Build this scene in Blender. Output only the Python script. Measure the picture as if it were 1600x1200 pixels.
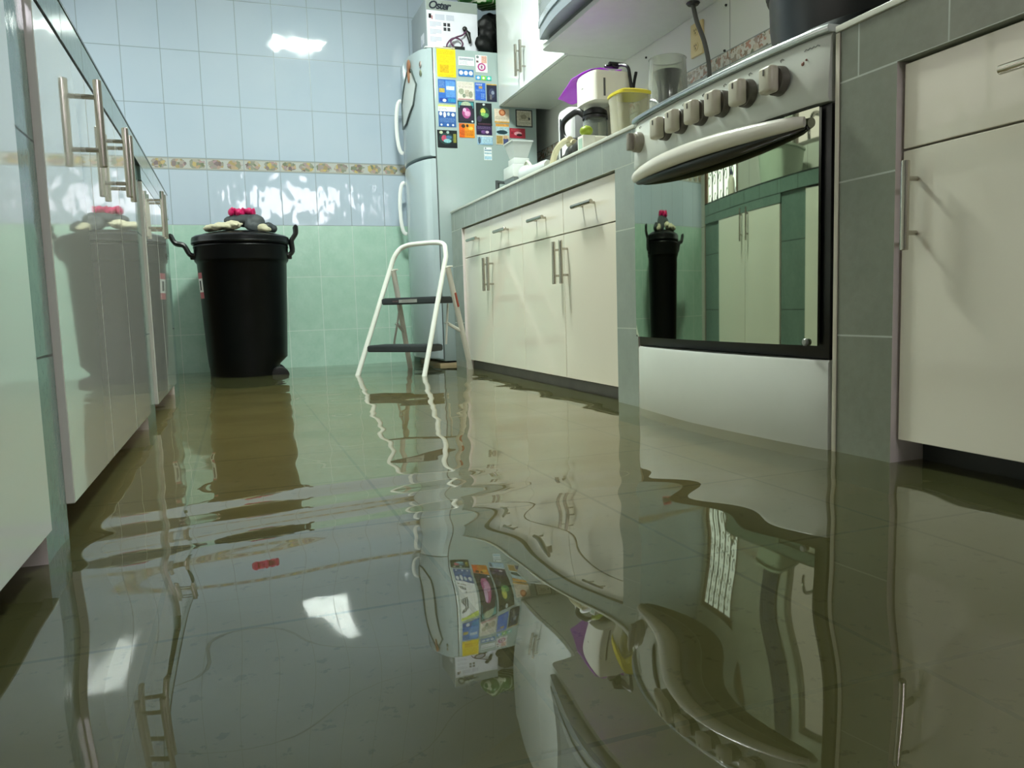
import bpy, bmesh, math, random
from mathutils import Vector, Matrix, noise
import numpy as np
random.seed(7)
for o in list(bpy.data.objects): bpy.data.objects.remove(o)
SC = bpy.context.scene
COL = SC.collection
# ------------------------------------------------------------------ camera
cam_d = bpy.data.cameras.new('camera'); cam = bpy.data.objects.new('camera', cam_d); COL.objects.link(cam)
yaw, pitch, roll = [math.radians(a) for a in (19.60896, -5.71883, -1.75301)]
fwd = Vector((math.sin(yaw)*math.cos(pitch), math.cos(yaw)*math.cos(pitch), math.sin(pitch)))
rgt = Vector((math.cos(yaw), -math.sin(yaw), 0)); upv = rgt.cross(fwd)
r2 = math.cos(roll)*rgt + math.sin(roll)*upv; u2 = -math.sin(roll)*rgt + math.cos(roll)*upv
mw = Matrix.Identity(4)
for i in range(3):
    mw[i][0], mw[i][1], mw[i][2] = r2[i], u2[i], -fwd[i]
mw.translation = Vector((0, 0, .379))
cam.matrix_world = mw
cam_d.sensor_width = 36.0; cam_d.lens = 1204.04/1600*36; cam_d.clip_start = .02
SC.camera = cam
# ------------------------------------------------------------------ view, world, exposure
SC.view_settings.view_transform = 'Standard'; SC.view_settings.look = 'None'
SC.view_settings.gamma = 1; SC.view_settings.use_curve_mapping = False
SC.view_settings.exposure = 1.25
W = bpy.data.worlds.new('world'); SC.world = W; W.use_nodes = True
W.node_tree.nodes['Background'].inputs[0].default_value = (.75, .85, 1, 1)
W.node_tree.nodes['Background'].inputs[1].default_value = .3
LAMP = 108.0; WINDOW_BACK = 7.5; DOOR_GLASS = 1.5; WINDOW_SINK = 0.7
# ------------------------------------------------------------------ helpers
def lin(h):
    h = h.lstrip('#'); v = [int(h[i:i+2], 16)/255 for i in (0, 2, 4)]
    return tuple(c/12.92 if c <= .04045 else ((c+.055)/1.055)**2.4 for c in v) + (1,)
class G:
    def __init__(s, name):
        s.m = bpy.data.materials.new(name); s.m.use_nodes = True; s.nt = s.m.node_tree
        s.nt.nodes.clear(); s.out = s.nt.nodes.new('ShaderNodeOutputMaterial')
    def n(s, t, **kw):
        nd = s.nt.nodes.new(t)
        for k, v in kw.items(): setattr(nd, k, v)
        return nd
    def put(s, sock, v):
        if hasattr(v, 'links') or isinstance(v, bpy.types.NodeSocket): s.nt.links.new(v, sock)
        else: sock.default_value = v
    def M(s, op, a, b=0.0, c=0.0):
        nd = s.n('ShaderNodeMath', operation=op)
        s.put(nd.inputs[0], a); s.put(nd.inputs[1], b); s.put(nd.inputs[2], c)
        return nd.outputs[0]
    def pos(s):
        g = s.n('ShaderNodeNewGeometry'); x = s.n('ShaderNodeSeparateXYZ')
        s.nt.links.new(g.outputs['Position'], x.inputs[0])
        return g.outputs['Position'], x.outputs[0], x.outputs[1], x.outputs[2]
    def noise(s, vec, scale, detail=3, rough=.5, sc=None):
        if sc:
            mp = s.n('ShaderNodeMapping'); mp.inputs['Scale'].default_value = sc
            s.put(mp.inputs[0], vec); vec = mp.outputs[0]
        nd = s.n('ShaderNodeTexNoise'); s.put(nd.inputs['Vector'], vec)
        nd.inputs['Scale'].default_value = scale; nd.inputs['Detail'].default_value = detail; nd.inputs['Roughness'].default_value = rough
        return nd.outputs['Fac']
    def mix(s, f, a, b):
        nd = s.n('ShaderNodeMix', data_type='RGBA'); s.put(nd.inputs[0], f); s.put(nd.inputs[6], a); s.put(nd.inputs[7], b)
        return nd.outputs[2]
    def ramp(s, f, stops):
        nd = s.n('ShaderNodeValToRGB'); s.put(nd.inputs[0], f); e = nd.color_ramp.elements
        while len(e) < len(stops): e.new(.5)
        for el, (p, c) in zip(e, stops): el.position = p; el.color = c
        return nd.outputs[0]
    def line(s, u, off, pitch, w):      # 1 on a joint line
        a = s.M('DIVIDE', s.M('SUBTRACT', u, off), pitch)
        a = s.M('ABSOLUTE', s.M('SUBTRACT', s.M('FRACT', s.M('ADD', a, .5)), .5))
        return s.M('LESS_THAN', a, w/2/pitch)
    def at(s, u, v, w):
        return s.M('LESS_THAN', s.M('ABSOLUTE', s.M('SUBTRACT', u, v)), w/2)
    def bsdf(s, col, rough=.4, metal=0.0, bump=None, dist=.001, **kw):
        b = s.n('ShaderNodeBsdfPrincipled'); s.put(b.inputs['Base Color'], col)
        s.put(b.inputs['Roughness'], rough); s.put(b.inputs['Metallic'], metal)
        for k, v in kw.items(): s.put(b.inputs[k.replace('_', ' ')], v)
        if bump is not None:
            bp = s.n('ShaderNodeBump'); bp.inputs['Distance'].default_value = dist; bp.inputs['Strength'].default_value = 1
            s.put(bp.inputs['Height'], bump); s.nt.links.new(bp.outputs[0], b.inputs['Normal'])
        s.nt.links.new(b.outputs[0], s.out.inputs[0]); return b
MC = {}
def P(hexc, rough=.4, metal=0.0, mott=.06, nsc=18, **kw):
    """plain painted / plastic / metal material with a slight mottle"""
    key = (hexc, rough, metal, mott, tuple(kw.items()))
    if key in MC: return MC[key]
    g = G('paint_' + hexc.lstrip('#')); p, x, y, z = g.pos(); c = lin(hexc)
    f = g.noise(p, nsc, 3)
    d = tuple(v*(1-mott) for v in c[:3])+(1,); l = tuple(min(1, v*(1+mott)) for v in c[:3])+(1,)
    g.bsdf(g.mix(f, d, l), rough, metal, **kw); MC[key] = g.m; return g.m
def EMIT(name, hexc, st):
    g = G(name); e = g.n('ShaderNodeEmission'); e.inputs[0].default_value = lin(hexc); e.inputs[1].default_value = st
    g.nt.links.new(e.outputs[0], g.out.inputs[0]); return g.m
def CLEAR(hexc, rough=.05, fac=.75, spec=.9):
    key = ('clear', hexc, rough, fac)
    if key in MC: return MC[key]
    g = G('clear_plastic'); t = g.n('ShaderNodeBsdfTransparent'); t.inputs[0].default_value = lin('#f2f4ee')
    b = g.n('ShaderNodeBsdfPrincipled'); b.inputs['Base Color'].default_value = lin(hexc); b.inputs['Roughness'].default_value = rough
    mx = g.n('ShaderNodeMixShader'); lw = g.n('ShaderNodeLayerWeight'); lw.inputs[0].default_value = .35
    f = g.M('MULTIPLY', g.M('SUBTRACT', 1.0, lw.outputs['Facing']), fac)
    g.put(mx.inputs[0], f); g.nt.links.new(b.outputs[0], mx.inputs[1]); g.nt.links.new(t.outputs[0], mx.inputs[2])
    g.nt.links.new(mx.outputs[0], g.out.inputs[0]); MC[key] = g.m; return g.m
# ---- mesh helpers
def B(): return bmesh.new()
def box(bm, x0, x1, y0, y1, z0, z1, bev=0, mi=0, seg=2):
    vs = [bm.verts.new((x, y, z)) for x in (x0, x1) for y in (y0, y1) for z in (z0, z1)]
    idx = [(0,1,3,2), (4,6,7,5), (0,4,5,1), (2,3,7,6), (0,2,6,4), (1,5,7,3)]
    fs = [bm.faces.new([vs[i] for i in f]) for f in idx]
    for f in fs: f.material_index = mi
    if bev:
        es = list({e for f in fs for e in f.edges})
        r = bmesh.ops.bevel(bm, geom=es, offset=bev, segments=seg, profile=.5, affect='EDGES')
        for f in r['faces']: f.material_index = mi
    return vs
def frame_of(d):
    d = d.normalized(); a = Vector((0, 0, 1)) if abs(d.z) < .9 else Vector((1, 0, 0))
    u = d.cross(a).normalized(); return u, d.cross(u).normalized()
def ringverts(bm, c, u, v, ru, rv, seg):
    return [bm.verts.new(c + u*(ru*math.cos(2*math.pi*i/seg)) + v*(rv*math.sin(2*math.pi*i/seg))) for i in range(seg)]
def skinrings(bm, rings, cap=True, mi=0, closed=False):
    n = len(rings[0]); pairs = list(zip(rings, rings[1:])) + ([(rings[-1], rings[0])] if closed else [])
    for a, b in pairs:
        for i in range(n):
            f = bm.faces.new((a[i], a[(i+1) % n], b[(i+1) % n], b[i])); f.material_index = mi
    if cap and not closed:
        bm.faces.new(rings[0][::-1]).material_index = mi; bm.faces.new(rings[-1]).material_index = mi
def cyl(bm, p0, p1, r0, r1=None, seg=16, mi=0, bev=0):
    p0, p1 = Vector(p0), Vector(p1); r1 = r0 if r1 is None else r1; d = (p1-p0); u, v = frame_of(d); n = d.normalized()
    if bev:
        L = [(p0, r0-bev), (p0+n*bev, r0), (p1-n*bev, r1), (p1, r1-bev)]
    else: L = [(p0, r0), (p1, r1)]
    skinrings(bm, [ringverts(bm, p, u, v, r, r, seg) for p, r in L], True, mi)
def smoothpts(pts, k=6, closed=False):
    pts = [Vector(p) for p in pts]; n = len(pts); out = []
    rng = range(n if closed else n-1)
    for i in rng:
        p0 = pts[(i-1) % n] if (closed or i > 0) else pts[0]; p1 = pts[i]; p2 = pts[(i+1) % n]
        p3 = pts[(i+2) % n] if (closed or i+2 < n) else pts[-1]
        for j in range(k):
            t = j/k
            out.append(.5*((2*p1)+(p2-p0)*t+(2*p0-5*p1+4*p2-p3)*t*t+(3*p1-p0-3*p2+p3)*t*t*t))
    if not closed: out.append(pts[-1])
    return out
def tube(bm, pts, r, seg=10, closed=False, mi=0, flat=1.0):
    pts = [Vector(p) for p in pts]; n = len(pts); rr = r if isinstance(r, (list, tuple)) else [r]*n
    u = None; rings = []
    for i, p in enumerate(pts):
        a = pts[(i-1) % n] if (closed or i > 0) else p; b = pts[(i+1) % n] if (closed or i < n-1) else p
        d = (b-a).normalized()
        if u is None: u, v = frame_of(d)
        else:
            u = (u - d*u.dot(d)).normalized(); v = d.cross(u)
        rings.append(ringverts(bm, p, u, v, rr[i], rr[i]*flat, seg))
    skinrings(bm, rings, True, mi, closed)
def lathe(bm, c, prof, seg=40, mi=0, cap=True, deform=None, axis='z'):
    rings = []
    for r, z in prof:
        ring = []
        for i in range(seg):
            a = 2*math.pi*i/seg; p = Vector((r*math.cos(a), r*math.sin(a), z))
            if deform: p = deform(p, a)
            if axis == 'x': p = Vector((-p.z, p.y, p.x))
            ring.append(bm.verts.new(Vector(c)+p))
        rings.append(ring)
    skinrings(bm, rings, cap, mi)
def prism(bm, poly, axis, a0, a1, mi=0):
    """poly: list of 2D points; axis: 'x','y','z' extrusion"""
    def mk(p, a):
        return {'x': (a, p[0], p[1]), 'y': (p[0], a, p[1]), 'z': (p[0], p[1], a)}[axis]
    A = [bm.verts.new(mk(p, a0)) for p in poly]; Bv = [bm.verts.new(mk(p, a1)) for p in poly]
    n = len(poly)
    fs = [bm.faces.new(A), bm.faces.new(Bv[::-1])] + [bm.faces.new((A[i], Bv[i], Bv[(i+1) % n], A[(i+1) % n])) for i in range(n)]
    for f in fs: f.material_index = mi
    return fs
def tag(o, label=None, cat=None, group=None, kind=None):
    if label: o['label'] = label
    if cat: o['category'] = cat
    if group: o['group'] = group
    if kind: o['kind'] = kind
    return o
def wloc(p):
    v = Vector((0, 0, 0))
    while p is not None: v = v + p.location; p = p.parent
    return v
def obj(name, bm, mat, parent=None, ang=35, label=None):
    bmesh.ops.recalc_face_normals(bm, faces=bm.faces)
    me = bpy.data.meshes.new(name)
    if parent is not None: bmesh.ops.translate(bm, verts=bm.verts, vec=-wloc(parent))
    bm.to_mesh(me); bm.free()
    for m in (mat if isinstance(mat, (list, tuple)) else [mat]): me.materials.append(m)
    for p in me.polygons: p.use_smooth = True
    me.set_sharp_from_angle(angle=math.radians(ang))
    o = bpy.data.objects.new(name, me); COL.objects.link(o)
    if parent is not None: o.parent = parent
    if label: o['label'] = label
    return o
def thing(name, loc, label, cat, group=None):
    o = bpy.data.objects.new(name, None); o.empty_display_size = .05; COL.objects.link(o); o.location = loc
    return tag(o, label, cat, group)
def solo(name, bm, mat, label, cat, group=None, kind=None, ang=35):
    """single-mesh thing with its origin at the base of its bounds"""
    xs = [v.co.copy() for v in bm.verts]
    c = Vector(((min(v.x for v in xs)+max(v.x for v in xs))/2, (min(v.y for v in xs)+max(v.y for v in xs))/2, min(v.z for v in xs)))
    bmesh.ops.translate(bm, verts=bm.verts, vec=-c)
    o = obj(name, bm, mat, None, ang); o.location = c
    return tag(o, label, cat, group, kind)
def struct(name, bm, mat, parent=None):
    o = obj(name, bm, mat, parent)
    if parent is None: o['kind'] = 'structure'
    return o
def blob(bm, els, vox=.008, nz=0, nsc=30, mi=0):
    """melt ellipsoids into one lump, add into bm"""
    t = bmesh.new()
    for c, r in els:
        m = Matrix.Translation(Vector(c)) @ Matrix.Diagonal((*r, 1))
        bmesh.ops.create_icosphere(t, subdivisions=3, radius=1, matrix=m)
    me = bpy.data.meshes.new('tmp'); t.to_mesh(me); t.free()
    o = bpy.data.objects.new('tmp', me); COL.objects.link(o)
    md = o.modifiers.new('r', 'REMESH'); md.mode = 'VOXEL'; md.voxel_size = vox
    s = o.modifiers.new('s', 'SMOOTH'); s.iterations = 3; s.factor = .5
    dg = bpy.context.evaluated_depsgraph_get(); dg.update()
    m2 = bpy.data.meshes.new_from_object(o.evaluated_get(dg))
    bpy.data.objects.remove(o); bpy.data.meshes.remove(me)
    n0 = len(bm.verts); bm.from_mesh(m2); bpy.data.meshes.remove(m2); bm.verts.ensure_lookup_table()
    if nz:
        for v in bm.verts[n0:]:
            v.co += v.normal*(noise.noise(v.co*nsc)*nz + noise.noise(v.co*nsc*2.7)*nz*.5)
# ------------------------------------------------------------------ setting materials
def back_tile():
    g = G('glazed_wall_tile'); p, x, y, z = g.pos()
    gt = g.M('GREATER_THAN', z, 1.258); lt = g.M('LESS_THAN', z, 1.193); isb = g.M('SUBTRACT', 1.0, g.M('ADD', gt, lt))
    green = g.M('LESS_THAN', z, .89)
    u = g.M('ADD', x, y)                         # runs along either wall
    def lines(u, off): return g.line(u, off, .1975, .0038)
    col = lines(x, .304)
    rows = g.M('MULTIPLY', g.line(z, 1.835, .289, .0038), gt)
    for zz in (1.258, 1.193, .89, .591, .276): rows = g.M('MAXIMUM', rows, g.at(z, zz, .004))
    gr = g.M('MAXIMUM', col, rows)
    wn = g.noise(p, 3, 2); white = g.mix(wn, lin('#aebfcf'), lin('#bcc8d4'))
    # green stone wainscot
    n1 = g.noise(p, 14, 6, .62); n2 = g.noise(p, 70, 4, .6)
    gc = g.mix(n1, lin('#86b5a0'), lin('#b6d5c6')); gc = g.mix(g.M('MULTIPLY', n2, .35), gc, lin('#c6d8cb'))
    # flowered border: two clumps per tile
    bu = g.M('FRACT', g.M('DIVIDE', g.M('SUBTRACT', x, .304), .0988))
    bv = g.M('DIVIDE', g.M('SUBTRACT', z, 1.193), .065)
    du = g.M('MULTIPLY', g.M('SUBTRACT', bu, .5), 2.0); dv = g.M('MULTIPLY', g.M('SUBTRACT', bv, .5), 1.9)
    rad = g.M('ADD', g.M('MULTIPLY', du, du), g.M('MULTIPLY', dv, dv))
    n3 = g.noise(p, 60, 3, .6); cl = g.M('LESS_THAN', g.M('ADD', rad, g.M('MULTIPLY', n3, 1.2)), 1.25)
    vo = g.n('ShaderNodeTexVoronoi'); g.put(vo.inputs['Vector'], p); vo.inputs['Scale'].default_value = 55
    sp = g.n('ShaderNodeSeparateColor'); g.put(sp.inputs[0], vo.outputs['Color'])
    fl = g.ramp(sp.outputs[0], [(0, lin('#77806a')), (.3, lin('#94998a')), (.45, lin('#a98f96')), (.62, lin('#c2b074')), (.8, lin('#7d6f72')), (1, lin('#b9b3a6'))])
    edge = g.M('LESS_THAN', vo.outputs['Distance'], .004)
    bc = g.mix(cl, lin('#b9bcb8'), fl)
    rim = g.M('MAXIMUM', g.M('LESS_THAN', bv, .13), g.M('GREATER_THAN', bv, .88)); bc = g.mix(rim, bc, lin('#a9aaa2'))
    c = g.mix(green, white, gc); c = g.mix(isb, c, bc)
    grc = g.mix(green, lin('#8f9ba2'), lin('#c4d6cb')); c = g.mix(gr, c, grc)
    rough = g.M('ADD', .05, g.M('MULTIPLY', green, .17)); rough = g.M('ADD', rough, g.M('MULTIPLY', gr, .3))
    # glaze waves: faint above, strongly rippled in the row under the border
    low = g.M('MULTIPLY', lt, g.M('SUBTRACT', 1.0, green))
    h1 = g.M('MULTIPLY', g.noise(p, 10, 1), .0009)
    h2 = g.M('MULTIPLY', g.M('MULTIPLY', g.noise(p, 1, 1, .5, sc=(19, 1, 8)), low), .0028)
    h3 = g.M('MULTIPLY', g.M('MULTIPLY', g.noise(p, 40, 3), green), .0010)
    h = g.M('ADD', g.M('ADD', h1, h2), h3); h = g.M('SUBTRACT', h, g.M('MULTIPLY', gr, .0008))
    g.bsdf(c, rough, 0, bump=h, dist=1.0); return g.m
def side_tile(name, off, zlist, pitch=.1975):
    g = G(name); p, x, y, z = g.pos()
    gr = g.line(y, off, pitch, .004)
    for zz in zlist: gr = g.M('MAXIMUM', gr, g.at(z, zz, .004))
    band = g.M('MULTIPLY', g.M('GREATER_THAN', z, 1.245), g.M('LESS_THAN', z, 1.297))
    n3 = g.noise(p, 45, 4, .6); vo = g.n('ShaderNodeTexVoronoi'); g.put(vo.inputs['Vector'], p); vo.inputs['Scale'].default_value = 38
    sp = g.n('ShaderNodeSeparateColor'); g.put(sp.inputs[0], vo.outputs['Color'])
    fl = g.ramp(sp.outputs[1], [(0, lin('#77806a')), (.35, lin('#b98a78')), (.6, lin('#a39a8c')), (1, lin('#c9b9a4'))])
    bc = g.mix(g.M('GREATER_THAN', n3, .5), lin('#cfc9bd'), fl)
    c = g.mix(g.noise(p, 3, 2), lin('#c6c8c1'), lin('#d2d3cc')); c = g.mix(band, c, bc); c = g.mix(gr, c, lin('#8f938e'))
    g.bsdf(c, .12, 0, bump=g.M('ADD', g.M('MULTIPLY', g.noise(p, 9, 1), .0004), g.M('MULTIPLY', gr, -.0006)), dist=1.0); return g.m
def counter_tile(name, yoff, pitch, zap, zs, dark, light, rough=.2, joint='#aeb4a8'):
    g = G(name); p, x, y, z = g.pos()
    ap = g.M('GREATER_THAN', z, zap)
    gr = g.M('MULTIPLY', g.line(y, yoff, pitch, .0035), ap)
    for zz in zs: gr = g.M('MAXIMUM', gr, g.at(z, zz, .0035))
    n1 = g.noise(p, 11, 6, .6); n2 = g.noise(p, 55, 4, .6)
    c = g.mix(n1, lin(dark), lin(light)); c = g.mix(g.M('MULTIPLY', n2, .25), c, lin('#a3b0a4'))
    c = g.mix(gr, c, lin(joint))
    g.bsdf(c, g.M('ADD', rough, g.M('MULTIPLY', gr, .3)), 0, bump=g.M('ADD', g.M('MULTIPLY', n2, .0004), g.M('MULTIPLY', gr, -.0006)), dist=1.0); return g.m
def floor_mat():
    g = G('floor_tile'); p, x, y, z = g.pos()
    gr = g.M('MAXIMUM', g.line(x, -.115, .3765, .007), g.line(y, .575, .389, .007))
    n1 = g.noise(p, 6, 6, .65); n2 = g.noise(p, 38, 5, .7)
    c = g.mix(n1, lin('#a98f6e'), lin('#cab391')); c = g.mix(g.M('MULTIPLY', g.M('GREATER_THAN', n2, .61), .38), c, lin('#4a3a28'))
    c = g.mix(g.M('MULTIPLY', gr, .6), c, lin('#4b4234')); g.bsdf(c, .35); return g.m
def water_mat():
    g = G('murky_water'); p, x, y, z = g.pos()
    t = g.n('ShaderNodeBsdfTransparent'); t.inputs[0].default_value = lin('#d6d0b6')
    d = g.n('ShaderNodeBsdfDiffuse'); cl = g.noise(p, 2.2, 5, .6)
    g.put(d.inputs[0], g.mix(cl, lin('#5f613a'), lin('#6f7147')))
    m1 = g.n('ShaderNodeMixShader'); g.put(m1.inputs[0], g.M('ADD', .30, g.M('MULTIPLY', cl, .2)))
    gs = g.n('ShaderNodeBsdfGlossy'); gs.inputs['Roughness'].default_value = .0; gs.inputs[0].default_value = (1, 1, 1, 1)
    gr = g.n('ShaderNodeBsdfGlossy'); gr.inputs['Roughness'].default_value = .22; gr.inputs[0].default_value = (1, 1, 1, 1)
    gl = g.n('ShaderNodeMixShader'); gl.inputs[0].default_value = .07; g.nt.links.new(gs.outputs[0], gl.inputs[1]); g.nt.links.new(gr.outputs[0], gl.inputs[2])
    fr = g.n('ShaderNodeFresnel'); fr.inputs[0].default_value = 1.76
    m2 = g.n('ShaderNodeMixShader'); L = g.nt.links.new
    L(t.outputs[0], m1.inputs[1]); L(d.outputs[0], m1.inputs[2]); L(fr.outputs[0], m2.inputs[0])
    L(m1.outputs[0], m2.inputs[1]); L(gl.outputs[0], m2.inputs[2]); L(m2.outputs[0], g.out.inputs[0]); return g.m
def lam(name, a, b, rough=.13, coat=.6, cior=1.5, wav=.0006):
    g = G(name); p, x, y, z = g.pos(); f = g.noise(p, 2.3, 3)
    g.bsdf(g.mix(f, lin(a), lin(b)), rough, 0, bump=g.noise(p, 5, 1), dist=wav, Coat_Weight=coat, Coat_Roughness=.03, Coat_IOR=cior); return g.m
M_DOOR = lam('cream_gloss_board', '#ebe4d2', '#f0eada')
M_DOORL = lam('white_gloss_board', '#e8eae2', '#ecede6', .03, 1.0, 1.75, .0003)
M_PLAST = P('#d9cfcb', .6); M_DARK = P('#191917', .7); M_KICK = P('#5b5a52', .6, mott=.3, nsc=12)
M_STEEL = P('#bdb8ae', .2, 1.0, mott=.04); M_WHITE = P('#d3d6cd', .22, mott=.02); M_BLACK = P('#0b0c0c', .35)
M_WP = P('#e9ebe8', .3, mott=.02)
# ------------------------------------------------------------------ setting
XL, XR, YB, YF, ZC, ZW = -.85, 1.78, 4.73, -1.7, 2.55, .06
bm = B(); box(bm, XL-.1, XR+.1, YF-.1, YB+.1, -.1, 0); struct('floor', bm, floor_mat())
bm = B(); box(bm, XL-.1, XR+.1, YF-.1, YB+.1, ZC, ZC+.1); struct('ceiling', bm, P('#d8dad6', .8))
MB_ = back_tile()
bm = B(); box(bm, XL-.1, XR+.1, YB, YB+.1, 0, ZC); struct('wall_back', bm, MB_)
bm = B(); box(bm, XR, XR+.1, YF, YB, 0, ZC); struct('wall_right', bm, side_tile('right_wall_tile', 2.492, (1.245, 1.297, .95), 1.3))
def holed_wall(name, axis, a0, a1, u0, u1, hole, mat):
    """wall slab with rectangular openings (u0,u1,z0,z1), built from strips"""
    bm = B(); us = sorted({u0, u1, *[h[0] for h in hole], *[h[1] for h in hole]})
    for s, e in zip(us, us[1:]):
        hs = [h for h in hole if h[0] <= s and h[1] >= e]
        segs = [(0, ZC)] if not hs else [(0, hs[0][2]), (hs[0][3], ZC)]
        for z0, z1 in segs:
            if z1-z0 > 1e-4:
                (box(bm, a0, a1, s, e, z0, z1) if axis == 'x' else box(bm, s, e, a0, a1, z0, z1))
    return struct(name, bm, mat)
DOOR = (3.86, 4.66, 0.0, 2.12); WIN1 = (1.75, 3.05, 1.15, 1.95); WIN2 = (.20, 1.50, 1.72, 2.12)
holed_wall('wall_left', 'x', XL-.1, XL, YF, YB, [WIN1, DOOR], side_tile('left_wall_tile', .1, (1.245, 1.297, 1.586, .89)))
holed_wall('wall_front', 'y', YF-.1, YF, XL, XR, [WIN2], P('#c9c2b8', .6))
# windows and door
def window(name, axis, a, h, emit, nx, nz):
    u0, u1, z0, z1 = h; bm = B()
    def bx(ua, ub, za, zb, t=.02):
        if axis == 'x': box(bm, a-t, a+t, ua, ub, za, zb, .003)
        else: box(bm, ua, ub, a-t, a+t, za, zb, .003)
    w = .03
    bx(u0+.001, u0+w, z0+.001, z1-.001); bx(u1-w, u1-.001, z0+.001, z1-.001); bx(u0+w, u1-w, z0+.001, z0+w); bx(u0+w, u1-w, z1-w, z1-.001)
    for i in range(1, nx): c = u0+(u1-u0)*i/nx; bx(c-.012, c+.012, z0+w, z1-w, .012)
    for i in range(1, nz): c = z0+(z1-z0)*i/nz; bx(u0+w, u1-w, c-.01, c+.01, .012)
    fr = struct(name, bm, P('#8b8880', .4, .6))
    bm = B()
    if axis == 'x': box(bm, a-.035, a-.027, u0+.001, u1-.001, z0+.001, z1-.001)
    else: box(bm, u0+.001, u1-.001, a-.035, a-.027, z0+.001, z1-.001)
    obj('pane', bm, emit, fr)
    return fr
window('window_1', 'x', XL-.05, WIN1, EMIT('daylight_pane_sink', '#e8e4da', WINDOW_SINK), 3, 1)
window('window_2', 'y', YF-.05, WIN2, EMIT('daylight_pane_front', '#f0eaf2', WINDOW_BACK), 6, 1)
# door to the yard beside the back wall: brown lower panel, glass with scrolled iron above
y0, y1, z0, z1 = DOOR; bm = B(); xd = XL-.05
box(bm, xd-.02, xd+.03, y0+.001, y0+.06, .001, z1-.001, .003); box(bm, xd-.02, xd+.03, y1-.06, y1-.001, .001, z1-.001, .003)
box(bm, xd-.02, xd+.03, y0+.06, y1-.06, z1-.06, z1-.001, .003); box(bm, xd-.02, xd+.03, y0+.06, y1-.06, .76, .83, .003)
door = struct('door_1', bm, P('#6a5138', .5, mott=.2))
bm = B(); box(bm, xd-.01, xd+.012, y0+.061, y1-.061, .001, .759); obj('lower_panel', bm, P('#7c6041', .5, mott=.25, nsc=9), door)
bm = B(); box(bm, xd-.012, xd-.004, y0+.061, y1-.061, .831, z1-.061); obj('glass', bm, EMIT('daylight_pane_door', '#e6f3ee', DOOR_GLASS), door)
bm = B()
for k in range(1, 5):
    yy = y0+.06+(y1-y0-.12)*k/5; tube(bm, [(xd+.02, yy, .831), (xd+.02, yy, z1-.061)], .009, 6)
for k in range(5):
    yc = y0+.06+(y1-y0-.12)*(k+.5)/5
    for j in range(6):
        zc = .93+j*.19
        for sgn in (1, -1):
            pts = [(xd+.02, yc+sgn*(.012+.04*(1-t)*math.cos(t*5.5)), zc+sgn*(.02+.05*(1-.7*t)*math.sin(t*5.5)+.03)) for t in [i/14 for i in range(15)]]
            tube(bm, pts, .0045, 5)
obj('scrolled_grille', bm, P('#23221f', .5, .5), door)
# ceiling lamp (its own light)
t = thing('ceiling_light', (.62, 2.95, ZC), 'square white ceiling light in the middle of the kitchen ceiling', 'ceiling light')
bm = B(); box(bm, .41, .83, 2.80, 3.10, ZC-.030, ZC-.001, .004)
for q in ((.41, .429, 2.80, 3.10), (.811, .83, 2.80, 3.10), (.43, .81, 2.80, 2.819), (.43, .81, 3.081, 3.10)): box(bm, *q, ZC-.058, ZC-.0305, .002)
obj('housing', bm, M_WP, t)
bm = B(); box(bm, .431, .809, 2.821, 3.079, ZC-.054, ZC-.031, .003); obj('diffuser', bm, EMIT('lamp_diffuser', '#eefaf0', LAMP), t)
# ------------------------------------------------------------------ floodwater
def ripple(x, y):
    h = np.zeros_like(x)
    rng = np.random.RandomState(11)
    near = 1/(1+np.exp((y-1.15)/.16)); far = 1-near
    for lam_, ang, sl in ((.36, 64, .0090), (.24, 116, .0055), (.17, 60, .0040), (.42, 95, .0065), (.13, 128, .0035), (.26, 25, .0040), (.11, 85, .0030)):
        k = 2*math.pi/lam_; a = math.radians(ang); h += far*sl/k*np.sin(k*(x*math.cos(a)+y*math.sin(a))+rng.rand()*6.3)
    for lam_, ang, sl in ((.52, 70, .016), (.34, 118, .013), (.23, 40, .009), (.27, 92, .012)):
        k = 2*math.pi/lam_; a = math.radians(ang); h += (1-.84/(1+np.exp((.50-x)/.08)))*near*sl/k*np.sin(k*(x*math.cos(a)+y*math.sin(a))+rng.rand()*6.3)
    # a ring wave running away from the viewer
    r = np.hypot(x-.55, y+1.6); k = 2*math.pi/.16
    h += .062/k*np.sin(k*r)*np.exp(-((r-2.92)/.16)**2)*(1/(1+np.exp((x-.62)/.12)))
    h += .024/k*np.sin(k*.8*r+1)*np.exp(-((r-2.75)/.28)**2)*(1/(1+np.exp(-(x-.42)/.12)))
    return h
nx_, ny_ = 176, 440
xs = np.linspace(XL+.002, XR-.002, nx_); ys = np.linspace(YF+.002, YB-.002, ny_)
X, Y = np.meshgrid(xs, ys); Z = ripple(X, Y)
vv = np.stack([X.ravel(), Y.ravel(), Z.ravel()], 1)
ii = np.arange(nx_*ny_).reshape(ny_, nx_)
ff = np.stack([ii[:-1, :-1], ii[:-1, 1:], ii[1:, 1:], ii[1:, :-1]], -1).reshape(-1, 4)
me = bpy.data.meshes.new('floodwater'); me.from_pydata(vv.tolist(), [], ff.tolist())
for p in me.polygons: p.use_smooth = True
me.materials.append(water_mat())
wo = bpy.data.objects.new('floodwater', me); COL.objects.link(wo); wo.location = (0, 0, ZW)
tag(wo, 'murky brown floodwater standing over the whole kitchen floor', 'water', kind='stuff')
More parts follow.
